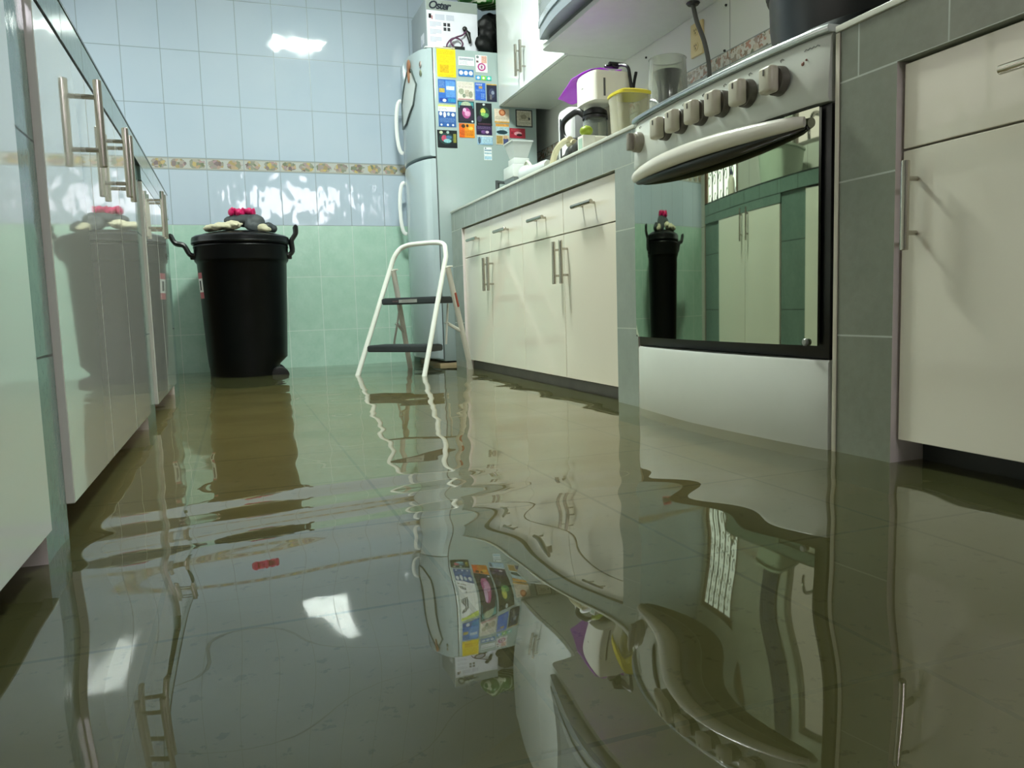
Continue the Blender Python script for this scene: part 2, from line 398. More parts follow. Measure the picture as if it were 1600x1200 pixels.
# ------------------------------------------------------------------ cabinets
def handle(name, parent, x, y, z, vert, sgn, L=.158):
    """bar pull; x = door face, sgn = direction into the room"""
    bm = B(); xb = x+sgn*.028; h = L/2; q = .048
    if vert:
        cyl(bm, (xb, y, z-h), (xb, y, z+h), .0075, seg=14, bev=.001)
        for d in (-q, q): cyl(bm, (x+sgn*.0005, y, z+d), (xb, y, z+d), .0045, seg=10)
    else:
        cyl(bm, (xb, y-h, z), (xb, y+h, z), .0075, seg=14, bev=.001)
        for d in (-q, q): cyl(bm, (x+sgn*.0005, y+d, z), (xb, y+d, z), .0045, seg=10)
    return obj(name, bm, M_STEEL, parent)
def panel(name, parent, x, sgn, y0, y1, z0, z1, mat):
    bm = B(); xa, xb = sorted((x, x-sgn*.018)); box(bm, xa, xb, y0, y1, z0, z1, .0012, seg=1)
    return obj(name, bm, mat, parent)
def counter(label, face, sgn, back, yr, aprons, piers, mt, apron_out, edge):
    """tiled masonry counter: worktop, apron strips, piers, recessed kick wall"""
    t = thing('tiled_counter', ((face+back)/2, (yr[0]+yr[1])/2, 0), label, 'counter')
    bm = B()
    lip = face+sgn*(apron_out+(.005 if not apron_out else .0015)); box(bm, min(lip, back), max(lip, back), yr[0], yr[1], .8985 if not apron_out else .905, .911, .002 if not apron_out else .001); obj('worktop', bm, [edge], t)
    for (a, b, zb) in aprons:
        bm = B(); xa, xb = sorted((face+sgn*apron_out, face-sgn*.03)); box(bm, xa, xb, a, b, zb, .898 if not apron_out else .9045); obj('apron', bm, mt, t)
    for (a, b) in piers:
        bm = B(); xa, xb = sorted((face, back)); box(bm, xa, xb, a, b, 0, .898 if not any(p[0] <= a and p[1] >= b for p in aprons) else [p[2] for p in aprons if p[0] <= a and p[1] >= b][0])
        bm.normal_update()
        for f in bm.faces: f.material_index = 0 if abs(f.normal.x) > .5 else 1
        obj('pier', bm, [mt, M_PLAST], t)
    return t
# right far run
MTR = counter_tile('grey_green_counter_tile', 2.115, .20, .80, (.80, .607, .301), '#868f88', '#a6aea5')
c = counter('grey-green tiled counter between the fridge and the stove', 1.16, -1, 1.775, (2.092, 4.172), [(2.092, 4.17, .80)], [(3.975, 4.17), (2.092, 2.228)], MTR, 0, P('#d4d6cb', .3))
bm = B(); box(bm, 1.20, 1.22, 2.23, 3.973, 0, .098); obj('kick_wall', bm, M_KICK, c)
t = thing('base_cabinet', (1.47, 3.1, 0), 'cream base cabinet with four drawers over four doors, left of the stove', 'cabinet')
bm = B(); box(bm, 1.192, 1.77, 2.231, 3.972, .105, .797); obj('carcass', bm, P('#b9b4a4', .5), t)
FX = 1.172; ed = [2.2315, 2.668, 3.103, 3.537, 3.9715]
for i in range(4):
    a, b = ed[i]+.0015, ed[i+1]-.0015
    d = panel('drawer', t, FX, -1, a, b, .644, .794, M_DOOR); handle('handle', d, FX, (a+b)/2, .722, False, -1)
    d = panel('door', t, FX, -1, a, b, .106, .640, M_DOOR)
    handle('handle', d, FX, (b-.032) if i in (0, 2) else (a+.032), .538, True, -1)
# right near run
MTN = counter_tile('grey_green_counter_tile_near', 1.215, .20, .80, (.80, .607, .301), '#6d7060', '#868777')
c = counter('grey-green tiled counter on the near side of the stove', 1.16, -1, 1.775, (-.9, 1.272), [(-.9, 1.27, .80)], [(1.122, 1.27), (-.9, -.75)], MTN, 0, P('#cfcdbf', .3))
bm = B(); box(bm, 1.157, 1.1595, 1.262, 1.2725, 0, .897, .0005); obj('edge_trim', bm, P('#cfc8b6', .4), c)
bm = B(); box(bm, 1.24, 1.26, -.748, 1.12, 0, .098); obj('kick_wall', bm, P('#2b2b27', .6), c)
t = thing('base_cabinet', (1.47, .5, 0), 'cream base cabinet cut by the right picture edge, drawers above doors', 'cabinet')
bm = B(); box(bm, 1.192, 1.77, -.745, 1.118, .105, .797); obj('carcass', bm, P('#b9b4a4', .5), t)
ed = [-.745, -.12, .50, 1.1175]
for i in range(3):
    a, b = ed[i]+.0015, ed[i+1]-.0015
    d = panel('drawer', t, FX, -1, a, b, .644, .794, M_DOOR); handle('handle', d, FX, (a+b)/2+.02, .722, False, -1)
    d = panel('door', t, FX, -1, a, b, .106, .640, M_DOOR); handle('handle', d, FX, b-.032, .538, True, -1)
# left run
MTL = counter_tile('teal_grey_counter_tile', 1.505, .195, .84, (.842, .63, .33), '#54706c', '#6f8a84', .05, '#2b3634')
c = counter('long tiled counter along the left side under the sink', -.25, 1, -.845, (-.9, 3.722), [(-.9, 2.642, .842), (2.644, 3.72, .80)], [(1.14, 1.275), (2.418, 2.64), (3.46, 3.72), (.02, .15), (-.9, -.8)], MTL, .009, P('#2c3432', .2))
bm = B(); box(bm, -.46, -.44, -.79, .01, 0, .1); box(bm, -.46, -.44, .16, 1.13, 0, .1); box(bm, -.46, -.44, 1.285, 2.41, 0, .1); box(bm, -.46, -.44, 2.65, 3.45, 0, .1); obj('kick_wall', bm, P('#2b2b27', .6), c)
FL_ = -.240
for lab, y0, y1, zt, edges, hs in (
    ('white gloss base cabinet at the left picture edge, nearest the viewer', .153, 1.135, .833, [.155, .645, 1.130], [.605, .685]),
    ('white gloss three-door base cabinet, middle one of the left run', 1.279, 2.414, .833, [1.283, 1.690, 2.075, 2.412], [1.645, 2.035, 2.115]),
    ('white gloss two-door base cabinet at the far end of the left run', 2.645, 3.457, .796, [2.648, 3.050, 3.453], [3.010, 3.090])):
    t = thing('base_cabinet', (-.54, (y0+y1)/2, 0), lab, 'cabinet')
    bm = B(); box(bm, -.84, -.2605, y0, y1, .112, zt-.002); obj('carcass', bm, P('#b9b4a4', .5), t)
    for i in range(len(edges)-1):
        d = panel('door', t, FL_, 1, edges[i]+.0015, edges[i+1]-.0015, .107, zt, M_DOORL)
        handle('handle', d, FL_, hs[i], .741, True, 1)
# ------------------------------------------------------------------ stove
SY0, SY1 = 1.284, 2.084; SYM = (SY0+SY1)/2; SH = (SY1-SY0)/2
def bow(y, x0=1.152, s=.030): return x0 - s*(1-((y-SYM)/SH)**2)
st = thing('gas_stove', (1.45, SYM, 0), 'white gas stove with a mirrored oven door between two tiled piers', 'stove')
bm = B(); box(bm, 1.195, 1.76, SY0, SY1, .03, .905, .003)
for yy in (SY0+.05, SY1-.05):
    for xx in (1.24, 1.7): cyl(bm, (xx, yy, 0), (xx, yy, .031), .018)
obj('body', bm, P('#d3d2c8', .35), st)
def bowed(y0, y1, z0, z1, xin, x0, s, n=28, bev=.006, tilt=0):
    """slab whose front bows towards the room"""
    bm = B(); rings = []
    prof = [(xin, z0, 1), (None, z0, 1), (None, z0+bev, 0), (None, z1-bev, 0), (None, z1, 1), (xin, z1, 1)]
    for i in range(n+1):
        y = y0+(y1-y0)*i/n; e = min(i, n-i); ring = []
        for (xx, z, k) in prof:
            if xx is None:
                xf = bow(y, x0, s) + (bev*.6 if k else 0) + (bev*.8 if e == 0 else 0) + tilt*(z-z0)
                ring.append(bm.verts.new((xf, y, z)))
            else: ring.append(bm.verts.new((xx, y, z)))
        rings.append(ring)
    skinrings(bm, rings); return bm
obj('storage_drawer', bowed(SY0, SY1, .035, .248, 1.194, 1.152, .030), M_WHITE, st)
cp = obj('control_panel', bowed(SY0, SY1, .772, .905, 1.194, 1.142, .022, bev=.008, tilt=.06), M_WHITE, st)
bm = bowed(SY0-.002, SY1+.002, .9055, .920, 1.77, 1.142, .022, bev=.004)
for f in bm.faces: pass
ct = obj('cooktop', bm, P('#b9bdbd', .25, .9), st)
def cpx(y, z): return bow(y, 1.142, .022)+.06*(z-.772)
knob_cap = P('#bfb9a6', .35); knob_ring = P('#5e5a50', .4)
for i, y in enumerate([2.030, 1.858, 1.777, 1.685, 1.598, 1.507, 1.407]):
    bm = B(); z = .842; x = cpx(y, z); R_ = .031 if i else .029
    cyl(bm, (x-.0005, y, z), (x-.020, y, z), R_, R_*.97, 28, 1, .002)
    if i == 0:
        cyl(bm, (x-.020, y, z), (x-.026, y, z), R_*.9, R_*.8, 28, 1)
        box(bm, x-.042, x-.024, y-.008, y+.008, z-.024, z+.024, .003, 1)
    else:
        box(bm, x-.046, x-.020, y-.021, y+.021, z-.028, z+.028, .008, 0, 3)
        box(bm, x-.0475, x-.046, y-.002, y+.002, z+.008, z+.020, 0, 1)
    obj('knob', bm, [P('#8d877a', .35) if i == 0 else knob_cap, P('#8d877a', .35) if i == 0 else knob_ring], cp, label='grey knob' if i == 0 else None)
bm = B(); x = cpx(1.925, .836); cyl(bm, (x, 1.925, .836), (x-.006, 1.925, .836), .009, .008, 16, 0, .001); obj('light_button', bm, P('#33332f', .3), cp)
for i, y in enumerate([2.030, 1.858, 1.777, 1.685, 1.598, 1.507, 1.407]):     # small printed marks above the knobs
    x = cpx(y, .880); bm = B()
    tube(bm, [(x-.0004, y-.006, .884), (x-.0004, y-.001, .888), (x-.0004, y+.006, .886), (x-.0004, y+.003, .882)], .0008, 5)
    obj('printed_mark', bm, P('#7d8079', .5), cp)
bm = B(); tube(bm, [(cpx(1.955-k*.006, .871)-.0003, 1.955-k*.006, .871+(.003 if k % 2 else -.003)) for k in range(8)], .0012, 5); obj('maker_badge', bm, P('#8d918d', .5), cp)
bm = B(); tube(bm, [(cpx(1.345-k*.005, .886)-.0003, 1.345-k*.005, .886+(.0015 if k % 2 else -.0015)) for k in range(9)], .001, 5); obj('printed_line', bm, P('#8d918d', .5), cp)
bm = B(); x = cpx(1.345, .862); blob(bm, [((x, 1.348, .861), (.002, .006, .006)), ((x, 1.338, .866), (.002, .004, .003))], .002); obj('worn_emblem', bm, P('#7a4a38', .5), cp)
# oven door
bm = B(); box(bm, 1.160, 1.194, SY0, SY1, .250, .770, .003); od = obj('oven_door', bm, M_BLACK, st)
mg = G('mirrored_oven_glass'); mg.bsdf(lin('#a6ad98'), .025, 1.0); glm = mg.m
bm = B(); n = 40; rings = []
for i in range(n+1):
    y = SY0+.022+(SY1-SY0-.020)*i/n; xf = bow(y, 1.150, .024)
    rings.append([bm.verts.new(q) for q in ((xf+.006, y, .278), (xf, y, .278), (xf, y, .766), (xf+.006, y, .766))])
skinrings(bm, rings); obj('mirror_glass', bm, glm, od)
bm = B(); pts = []; rr = []
for i in range(33):
    f = i/32; y = SY1-.030-(SY1-SY0-.080)*f; q = math.sin(math.pi*f)
    pts.append((bow(y, 1.150, .024)-.010-.040*q**.6, y, .741+.004*q)); rr.append(.0085+.0085*q**.5)
tube(bm, pts, rr, 16, flat=1.25); obj('handle', bm, P('#e4e0d4', .25, mott=.02), od)
bm = B(); pts = []; rr = []
for i in range(33):
    f = i/32; y = SY1-.034-(SY1-SY0-.088)*f; q = math.sin(math.pi*f)
    pts.append((bow(y, 1.150, .024)-.006-.020*q**.6, y, .720+.012*(1-q))); rr.append(.005+.013*q**.5)
tube(bm, pts, rr, 12, flat=1.1); obj('handle_back_shade', bm, M_BLACK, od)  # black strip stands in for the handle's dark back and the gap's shadow
bm = B()
for yy in (SY0+.05, ): x = bow(yy, 1.150, .024); cyl(bm, (x, yy, .285), (x-.008, yy, .285), .008, seg=14, bev=.002)
obj('glass_clip', bm, P('#9a9c98', .3, .6), od)
for yc in (SYM-.2, SYM+.2):
    bm = B()
    for r_ in (0, 1):
        tube(bm, [(1.25, yc-.16, .94), (1.70, yc-.16, .94), (1.70, yc+.16, .94), (1.25, yc+.16, .94)], .005, 6, True)
    for xx in (1.36, 1.48, 1.60): tube(bm, [(xx, yc-.16, .94), (xx, yc+.16, .94)], .005, 6)
    for xx in (1.25, 1.70):
        for yy in (yc-.16, yc+.16): cyl(bm, (xx, yy, .9245), (xx, yy, .94), .006, seg=8)
    obj('burner_grate', bm, M_BLACK, st)
# black roasting pot on the stove
t = thing('roasting_pot', (1.44, 1.455, .946), 'large black pot on the stove top, cut by the picture top', 'pot')
def ov(p, a): return Vector((p.x*.92, p.y*1.22, p.z))
bm = B(); lathe(bm, (1.44, 1.455, .9462), [(.12, 0), (.190, .004), (.215, .025), (.224, .09), (.226, .16), (.232, .165), (.232, .172), (.10, .172)], 56, deform=ov); obj('pan', bm, P('#0a0c0b', .3, mott=.1, Specular_IOR_Level=.3), t)
bm = B(); lathe(bm, (1.44, 1.455, .9462), [(.234, .1735), (.234, .181), (.20, .215), (.12, .24), (.03, .248)], 56, deform=ov); obj('lid', bm, P('#0a0c0b', .3, mott=.1, Specular_IOR_Level=.3), t)
# ------------------------------------------------------------------ fridge
fr = thing('refrigerator', (1.36, 4.46, 0), 'white two-door refrigerator in the back corner covered with magnets', 'refrigerator')
FYN, FYB = 4.2, 4.715
bm = B(); box(bm, 1.10, 1.694, FYN, FYB, .085, 1.788, .006); obj('body', bm, P('#98a8a6', .22, mott=.015), fr)
bm = B(); box(bm, 1.13, 1.68, FYN+.015, FYB-.02, .076, .0845); obj('base_gap', bm, M_DARK, fr)
bm = B(); box(bm, 1.075, 1.68, FYN+.004, FYB-.02, .001, .0755, .003); obj('plinth', bm, P('#a3906f', .6, mott=.2), fr)
bm = B(); box(bm, 1.094, 1.1, FYN+.004, FYB-.004, .10, 1.786); obj('door_gasket', bm, P('#4a4f50', .6), fr)
def ffront(y):
    s = (y-4.4575)/.2575; return 1.052-.062*(1-s*s)**.8 if abs(s) < 1 else 1.052
def fdoor(z0, z1, name):
    bm = B(); n = 26; rings = []; b = .012
    for i in range(n+1):
        y = FYN+(FYB-FYN)*i/n; e = min(i, n-i); ex = {0: .012, 1: .002}.get(e, 0)
        prof = [(1.094, z0), (ffront(y)+.014+ex, z0), (ffront(y)+.004+ex, z0+.004), (ffront(y)+ex, z0+b), (ffront(y)+ex, z1-b), (ffront(y)+.004+ex, z1-.004), (ffront(y)+.014+ex, z1), (1.094, z1)]
        rings.append([bm.verts.new((x, y, z)) for x, z in prof])
    skinrings(bm, rings); return obj(name, bm, P('#acbbbf', .14, mott=.015), fr, 40)
up = fdoor(1.212, 1.782, 'freezer_door'); lo_ = fdoor(.10, 1.200, 'fridge_door')
for d, za, zb in ((up, 1.30, 1.60), (lo_, .83, 1.13)):
    bm = B(); yy = 4.60; x = ffront(yy); zc = (za+zb)/2; h = (zb-za)/2
    pts = [(x-.004-.034*max(0, math.sin(a))**.7 if True else 0, yy, zc-h*math.cos(a)) for a in [math.pi*i/16 for i in range(17)]]
    tube(bm, pts, .0075, 10, flat=1.5); obj('handle', bm, M_WP, d)
bm = B(); cyl(bm, (1.075, 4.235, 1.789), (1.075, 4.235, 1.800), .016, .012, 18, 0, .003); box(bm, 1.06, 1.15, 4.21, 4.26, 1.7885, 1.793, .002); obj('hinge_cap', bm, M_WP, fr)
# ------------------------------------------------------------------ magnets on the fridge side
def card(name, x0, x1, z0, z1, base, shapes, label, cat, y=FYN, group=None):
    """thin printed card; shapes: (kind,u0,v0,u1,v1,colour) in 0..1, v up"""
    bm = B(); mats = [P(base, .3, mott=.3, nsc=110)]; yb = y-.0006; yf = yb-.0016
    box(bm, x0, x1, yf, yb, z0, z1, .0004, 0, 1)
    w, h = x1-x0, z1-z0; k = 0
    for s in shapes:
        kind, u0, v0, u1, v1, colr = s; mt = P(colr, .3, mott=.5, nsc=130)
        if mt not in mats: mats.append(mt)
        mi = mats.index(mt); k += 1; yy = yf-.00025*(1+k*.15)
        a, b, c_, d = x0+u0*w, x0+u1*w, z0+v0*h, z0+v1*h
        if kind == 'r': box(bm, a, b, yy, yf+.0001, c_, d, 0, mi)
        elif kind == 'e':
            poly = [((a+b)/2+(b-a)/2*math.cos(t), (c_+d)/2+(d-c_)/2*math.sin(t)) for t in [2*math.pi*i/18 for i in range(18)]]
            prism(bm, poly, 'y', yy, yf+.0001, mi)
        elif kind == 't':   # rows of illegible small print
            n = max(1, int(round((d-c_)/.0062)))
            for r in range(n):
                zz = d-(r+.5)*(d-c_)/n; xx = a
                rnd = random.Random(r*31+int(a*1e4))
                while xx < b-.003:
                    L = min(rnd.uniform(.003, .010), b-xx); box(bm, xx, xx+L, yy, yf+.0001, zz-.0011, zz+.0011, 0, mi); xx += L+.0022
    return solo(name, bm, mats, label, cat, group, ang=20)
GM = 'magnets on the fridge side'
def mag(name, x0, x1, z0, z1, base, shapes, label, cat='magnet'): return card(name, x0, x1, z0, z1, base, shapes, label, cat, FYN, GM)
mag('energy_label', 1.120, 1.226, 1.636, 1.783, '#f2cf12', [('t', .08, .80, .92, .95, '#c49a10'), ('t', .08, .50, .92, .76, '#c9a112'), ('r', .14, .14, .62, .44, '#d9b00e'), ('t', .16, .16, .60, .42, '#b98f10'), ('t', .66, .14, .92, .44, '#c49a10'), ('t', .1, .03, .9, .10, '#c49a10')], 'yellow printed energy label at top left of the fridge side', 'label')
mag('note_magnet', 1.242, 1.332, 1.704, 1.750, '#dfe3e6', [('r', .04, .58, .96, .86, '#b4bac2'), ('t', .06, .62, .94, .84, '#6a717c'), ('t', .08, .1, .6, .5, '#9299a4'), ('r', .62, .12, .92, .45, '#f4f4f4')], 'pale grey text magnet above the three white dots')
mag('dotted_magnet', 1.239, 1.326, 1.646, 1.683, '#2f6fb5', [('e', .05, .2, .31, .82, '#f5f6f4'), ('e', .37, .2, .63, .82, '#f5f6f4'), ('e', .69, .2, .95, .82, '#f5f6f4')], 'blue magnet with three white discs')
mag('ring_magnet', 1.340, 1.408, 1.674, 1.765, '#e8e2e2', [('r', .5, .55, .95, .97, '#d6a596'), ('e', .15, .08, .85, .55, '#b23a86'), ('e', .28, .16, .72, .47, '#efe4ec'), ('r', .42, .22, .58, .4, '#8d5b78'), ('e', .06, .8, .3, .97, '#737c80'), ('r', .05, .56, .25, .68, '#6b4a50')], 'pale magnet with a magenta ring, top right of the group')
mag('tricolour_magnet', 1.337, 1.429, 1.633, 1.656, '#3d93c9', [('r', .34, 0, .67, 1, '#7fc241'), ('r', .67, 0, 1, 1, '#36b5a8'), ('e', .08, .2, .26, .8, '#dff0f4'), ('e', .42, .2, .58, .8, '#eef6df'), ('e', .75, .2, .92, .8, '#e2f5f2')], 'narrow strip magnet in blue, lime and turquoise')
mag('blue_flyer', 1.122, 1.221, 1.498, 1.623, '#2f66b8', [('r', .42, .25, .96, .94, '#5a8fd0'), ('r', .46, .56, .92, .72, '#cfe2f2'), ('r', .04, .44, .36, .62, '#b9a24a'), ('t', .05, .66, .36, .95, '#87a6c0'), ('r', .06, .06, .5, .2, '#1c3d91'), ('e', .22, .04, .44, .17, '#e8eef4'), ('r', .55, .05, .95, .2, '#2c88b8')], 'blue flyer magnet directly under the yellow label')
mag('map_magnet', 1.229, 1.325, 1.520, 1.618, '#d5d0c4', [('t', .06, .82, .94, .96, '#a49c90'), ('e', .08, .3, .4, .62, '#9aa08a'), ('r', .45, .2, .7, .55, '#b3aa98'), ('e', .68, .14, .92, .5, '#8f8f7c'), ('t', .06, .66, .94, .78, '#b09aa0'), ('r', .04, .0, .96, .07, '#c28c92'), ('e', .3, .12, .5, .34, '#7f8a78')], 'beige illustrated map magnet between two blue ones')
mag('blue_card_magnet', 1.332, 1.392, 1.524, 1.618, '#2a5fc0', [('t', .08, .84, .7, .95, '#e3ecf5'), ('r', .35, .66, .7, .8, '#b08f50'), ('t', .08, .5, .92, .62, '#7fa7e0'), ('t', .55, .08, .92, .4, '#8fb0e2')], 'blue business card magnet left of the dark one by the cabinet')
mag('dark_card_magnet', 1.399, 1.458, 1.520, 1.615, '#1d1f38', [('r', .0, .94, 1, 1, '#c9a04a'), ('e', .2, .2, .8, .75, '#39405f'), ('e', .45, .4, .75, .62, '#8b93a5'), ('r', .3, .12, .5, .4, '#6d6a6c')], 'dark blue picture magnet half hidden by the upper cabinet edge')
mag('white_blue_flyer', 1.117, 1.216, 1.371, 1.488, '#e6ebe4', [('r', 0, .0, 1, .70, '#2d5a9c'), ('r', 0, .92, 1, 1, '#c8dd6a'), ('t', .06, .76, .5, .86, '#6b7478'), ('e', .05, .5, .22, .68, '#e8eef2'), ('e', .28, .42, .44, .68, '#e8eef2'), ('e', .5, .5, .66, .66, '#c9d6e4'), ('e', .74, .48, .94, .64, '#e8eef2'), ('t', .06, .2, .94, .4, '#7393c2'), ('e', .1, .04, .22, .14, '#dfe8f2'), ('e', .46, .04, .58, .14, '#dfe8f2'), ('e', .76, .04, .88, .14, '#dfe8f2')], 'white and navy flyer magnet above the wide dark card')
mag('picture_card', 1.229, 1.323, 1.398, 1.514, '#14222a', [('r', .05, .68, .95, .96, '#3f8f94'), ('e', .2, .7, .8, .98, '#a9b79a'), ('r', .1, .1, .9, .8, '#2a2036'), ('e', .25, .2, .78, .7, '#a4477f'), ('e', .4, .3, .75, .55, '#d49ac0'), ('e', .3, .5, .5, .68, '#e0b2d2'), ('e', .8, .03, .93, .12, '#c8d2d2')], 'dark card magnet with a purple and pink centre')
mag('picture_card', 1.333, 1.425, 1.388, 1.510, '#14181c', [('e', .42, .88, .58, .98, '#c9d2d4'), ('e', .2, .3, .85, .82, '#2d4a36'), ('e', .28, .5, .6, .76, '#c8c65a'), ('e', .42, .36, .8, .56, '#5f9a62'), ('e', .3, .42, .55, .58, '#8fbf6a'), ('e', .05, .15, .35, .42, '#3d3350'), ('r', .1, .03, .9, .1, '#4a2f3f')], 'dark card magnet with a yellow-green centre')
mag('orange_magnet', 1.232, 1.321, 1.318, 1.394, '#e08a1e', [('r', 0, 0, .35, 1, '#d9601f'), ('e', .15, .68, .4, .95, '#3b2a18'), ('e', .45, .74, .62, .95, '#2c2216'), ('t', .12, .14, .92, .5, '#7a3d16'), ('e', .6, .55, .9, .8, '#f0b94a')], 'orange magnet under the purple-centred card')
mag('purple_magnet', 1.331, 1.423, 1.338, 1.387, '#35244a', [('t', .08, .62, .92, .92, '#8a7a9c'), ('e', .3, .12, .62, .5, '#6f4c84'), ('e', .58, .16, .8, .46, '#cdbcc9'), ('r', .05, .05, .28, .4, '#1f1830')], 'narrow dark purple magnet under the yellow-green card')
mag('light_blue_magnet', 1.336, 1.425, 1.284, 1.333, '#8fb2cc', [('e', .04, .1, .22, .85, '#4f6478'), ('r', .3, .2, .92, .8, '#a9c8da'), ('t', .34, .3, .86, .7, '#86a7bd'), ('r', 0, .88, 1, 1, '#d6dde0')], 'pale blue magnet under the dark purple strip')
mag('picture_card', 1.107, 1.219, 1.259, 1.353, '#10181a', [('e', .08, .2, .8, .85, '#23413f'), ('e', .2, .35, .5, .72, '#b04a63'), ('e', .3, .28, .7, .5, '#7fb2b8'), ('e', .42, .5, .72, .7, '#4a6f92'), ('r', .8, .3, .95, .8, '#7a7a34'), ('e', .1, .78, .28, .95, '#b7c0a0'), ('e', .46, .8, .6, .96, '#9fb5b0')], 'wide dark card magnet, lowest left on the fridge side')
mag('paper_slip', 1.372, 1.418, 1.200, 1.271, '#dfe7ea', [('r', .05, .70, .95, .82, '#7f9cac'), ('r', .05, .48, .95, .58, '#8fb0c0'), ('r', .05, .06, .95, .3, '#9fc2d4'), ('e', .1, .86, .3, .97, '#48606c')], 'small pale slip, lowest of the fridge side magnets')
mag('face_magnet', 1.440, 1.528, 1.408, 1.484, '#d9cbb8', [('e', .3, .5, .75, .98, '#b0603a'), ('e', .4, .6, .68, .9, '#d9946a'), ('t', .06, .25, .94, .45, '#8d8a76'), ('r', .0, .0, 1, .1, '#d2a24e')], 'cream and rust magnet just below the upper cabinet corner')
mag('landscape_magnet', 1.446, 1.523, 1.288, 1.402, '#cfc0a4', [('r', 0, .88, 1, 1, '#d59a4a'), ('r', .0, .46, 1, .86, '#a9c4cc'), ('e', .05, .5, .9, .7, '#27404a'), ('r', .05, .05, .5, .42, '#a58a4e'), ('r', .55, .02, .95, .3, '#47507c'), ('e', .55, .28, .9, .46, '#c9a582')], 'tan landscape magnet left of the red one')
mag('red_magnet', 1.528, 1.622, 1.328, 1.382, '#a3283c', [('e', .28, .25, .78, .68, '#d99aa2'), ('e', .42, .2, .8, .45, '#3d1a20'), ('t', .08, .74, .7, .9, '#e07a70'), ('e', .08, .4, .22, .6, '#7a1c2c')], 'red magnet near the right edge of the fridge side')
mag('framed_picture_magnet', 1.566, 1.668, 1.391, 1.487, '#33383a', [('r', .07, .07, .93, .93, '#c6c0b0'), ('r', .16, .36, .84, .86, '#b3ab98'), ('e', .3, .45, .65, .72, '#8d8672'), ('t', .16, .16, .84, .3, '#948c7e'), ('r', .75, .42, .85, .56, '#3c3c3a')], 'small framed picture in a dark rim under the upper cabinet')
# on the fridge front
t = thing('hanging_note_board', (.995, 4.42, 1.44), 'small board on a cord with a brown wooden top, on the freezer door', 'note board')
x = .985
def ff(y, z, d=.004): return (ffront(y)-d, y, z+.055)
bm = B(); blob(bm, [(ff(4.33, 1.665, .010), (.010, .030, .034)), (ff(4.34, 1.625, .008), (.008, .018, .055))], .005); obj('wooden_top', bm, P('#9a6a4c', .4, mott=.2), t)
out = [(4.31, 1.64), (4.26, 1.55), (4.30, 1.45), (4.41, 1.37), (4.50, 1.36), (4.50, 1.50), (4.40, 1.60), (4.36, 1.64)]
pts = []
for (ya, za), (yb, zb) in zip(out, out[1:]+out[:1]):
    for k in range(6): pts.append(ff(ya+(yb-ya)*k/6, za+(zb-za)*k/6, .0065))
bm = B(); tube(bm, pts, .005, 6, True); obj('dark_rim', bm, P('#4d5a58', .4), t)
def lerp_z(pl, y):
    for (a, za), (b, zb) in zip(pl, pl[1:]):
        if a <= y <= b: return za+(zb-za)*(y-a)/(b-a)
    return pl[-1][1]
bm = B(); rings = []
for k in range(13):
    y = 4.266+(4.495-4.266)*k/12
    zl = lerp_z([(4.26, 1.55), (4.30, 1.45), (4.41, 1.37), (4.50, 1.36)], y); zh = lerp_z([(4.26, 1.56), (4.31, 1.625), (4.37, 1.625), (4.40, 1.60), (4.50, 1.50)], y)
    rings.append([bm.verts.new(q) for q in (ff(y, zl, .0012), ff(y, zl, .0045), ff(y, zh, .0045), ff(y, zh, .0012))])
skinrings(bm, rings); obj('board', bm, P('#ced6d4', .3), t)
for zz, colr, lab in ((1.70, '#b8a9a2', 'small round pinkish magnet, upper one by the freezer hinge'), (1.655, '#8f9a7c', 'small round olive magnet under the pinkish one on the freezer door')):
    bm = B(); yy = 4.225; xx = ffront(yy); cyl(bm, (xx-.0008, yy, zz), (xx-.006, yy, zz), .017, .016, 20, 0, .001); cyl(bm, (xx-.006, yy, zz), (xx-.0068, yy, zz), .010, .010, 14, 1)
    solo('round_magnet', bm, [P(colr, .4), P('#5d5348', .4)], lab, 'magnet', 'round magnets on the freezer door')
# ------------------------------------------------------------------ things on top of the fridge
t = thing('appliance_box', (1.26, 4.43, 1.789), 'grey and white printed appliance carton standing on the fridge', 'box')
bx0, bx1, by0, by1, bz0, bz1 = 1.088, 1.385, 4.275, 4.62, 1.7895, 2.068
bm = B(); box(bm, bx0, bx1, by0, by1, bz0, bz1, .002)
box(bm, bx0+.004, bx1-.002, by0-.0008, by0+.0002, bz1-.058, bz1-.004, 0, 1)
box(bm, bx0+.005, bx1-.003, by0-.0009, by0+.0002, bz0+.004, bz1-.060, 0, 2)
def bl(u0, u1, v0, v1, mi): box(bm, bx0+u0, bx0+u1, by0-.0014, by0-.0008, bz0+v0, bz0+v1, 0, mi)
for r in range(5): bl(.052, .105, .196-r*.006, .199-r*.006, 3); bl(.115, .16, .196-r*.006, .199-r*.006, 3)
for blk in (.155, .115, .075):
    for r in range(4): bl(.02, .085-(r == 3)*.03, blk-r*.007, blk+.003-r*.007, 3)
bl(.016, .030, .176, .200, 4); bl(.032, .038, .172, .190, 5); bl(.017, .031, .183, .190, 5)
for a in (0, 1):
    for b in (0, 1): bl(.098+a*.022, .114+a*.022, .115+b*.024, .133+b*.024, 4)
box(bm, bx0-.0010, bx0+.0002, 4.33, 4.40, bz0+.06, bz0+.115, 0, 2); box(bm, bx0-.0016, bx0-.0010, 4.372, 4.385, bz0+.04, bz0+.09, 0, 3)
obj('carton', bm, [P('#9aa3a8', .5), P('#8f9892', .5), P('#dcdde6', .45), P('#a8aec2', .5), P('#22222a', .5), P('#a85a62', .5)], t)
cu = bpy.data.curves.new('txt', 'FONT'); cu.body = 'Oster'; cu.size = .058; cu.shear = .28; cu.extrude = .0006; cu.offset = .0016; cu.space_character = .86
to = bpy.data.objects.new('txt', cu); COL.objects.link(to); dg = bpy.context.evaluated_depsgraph_get(); dg.update()
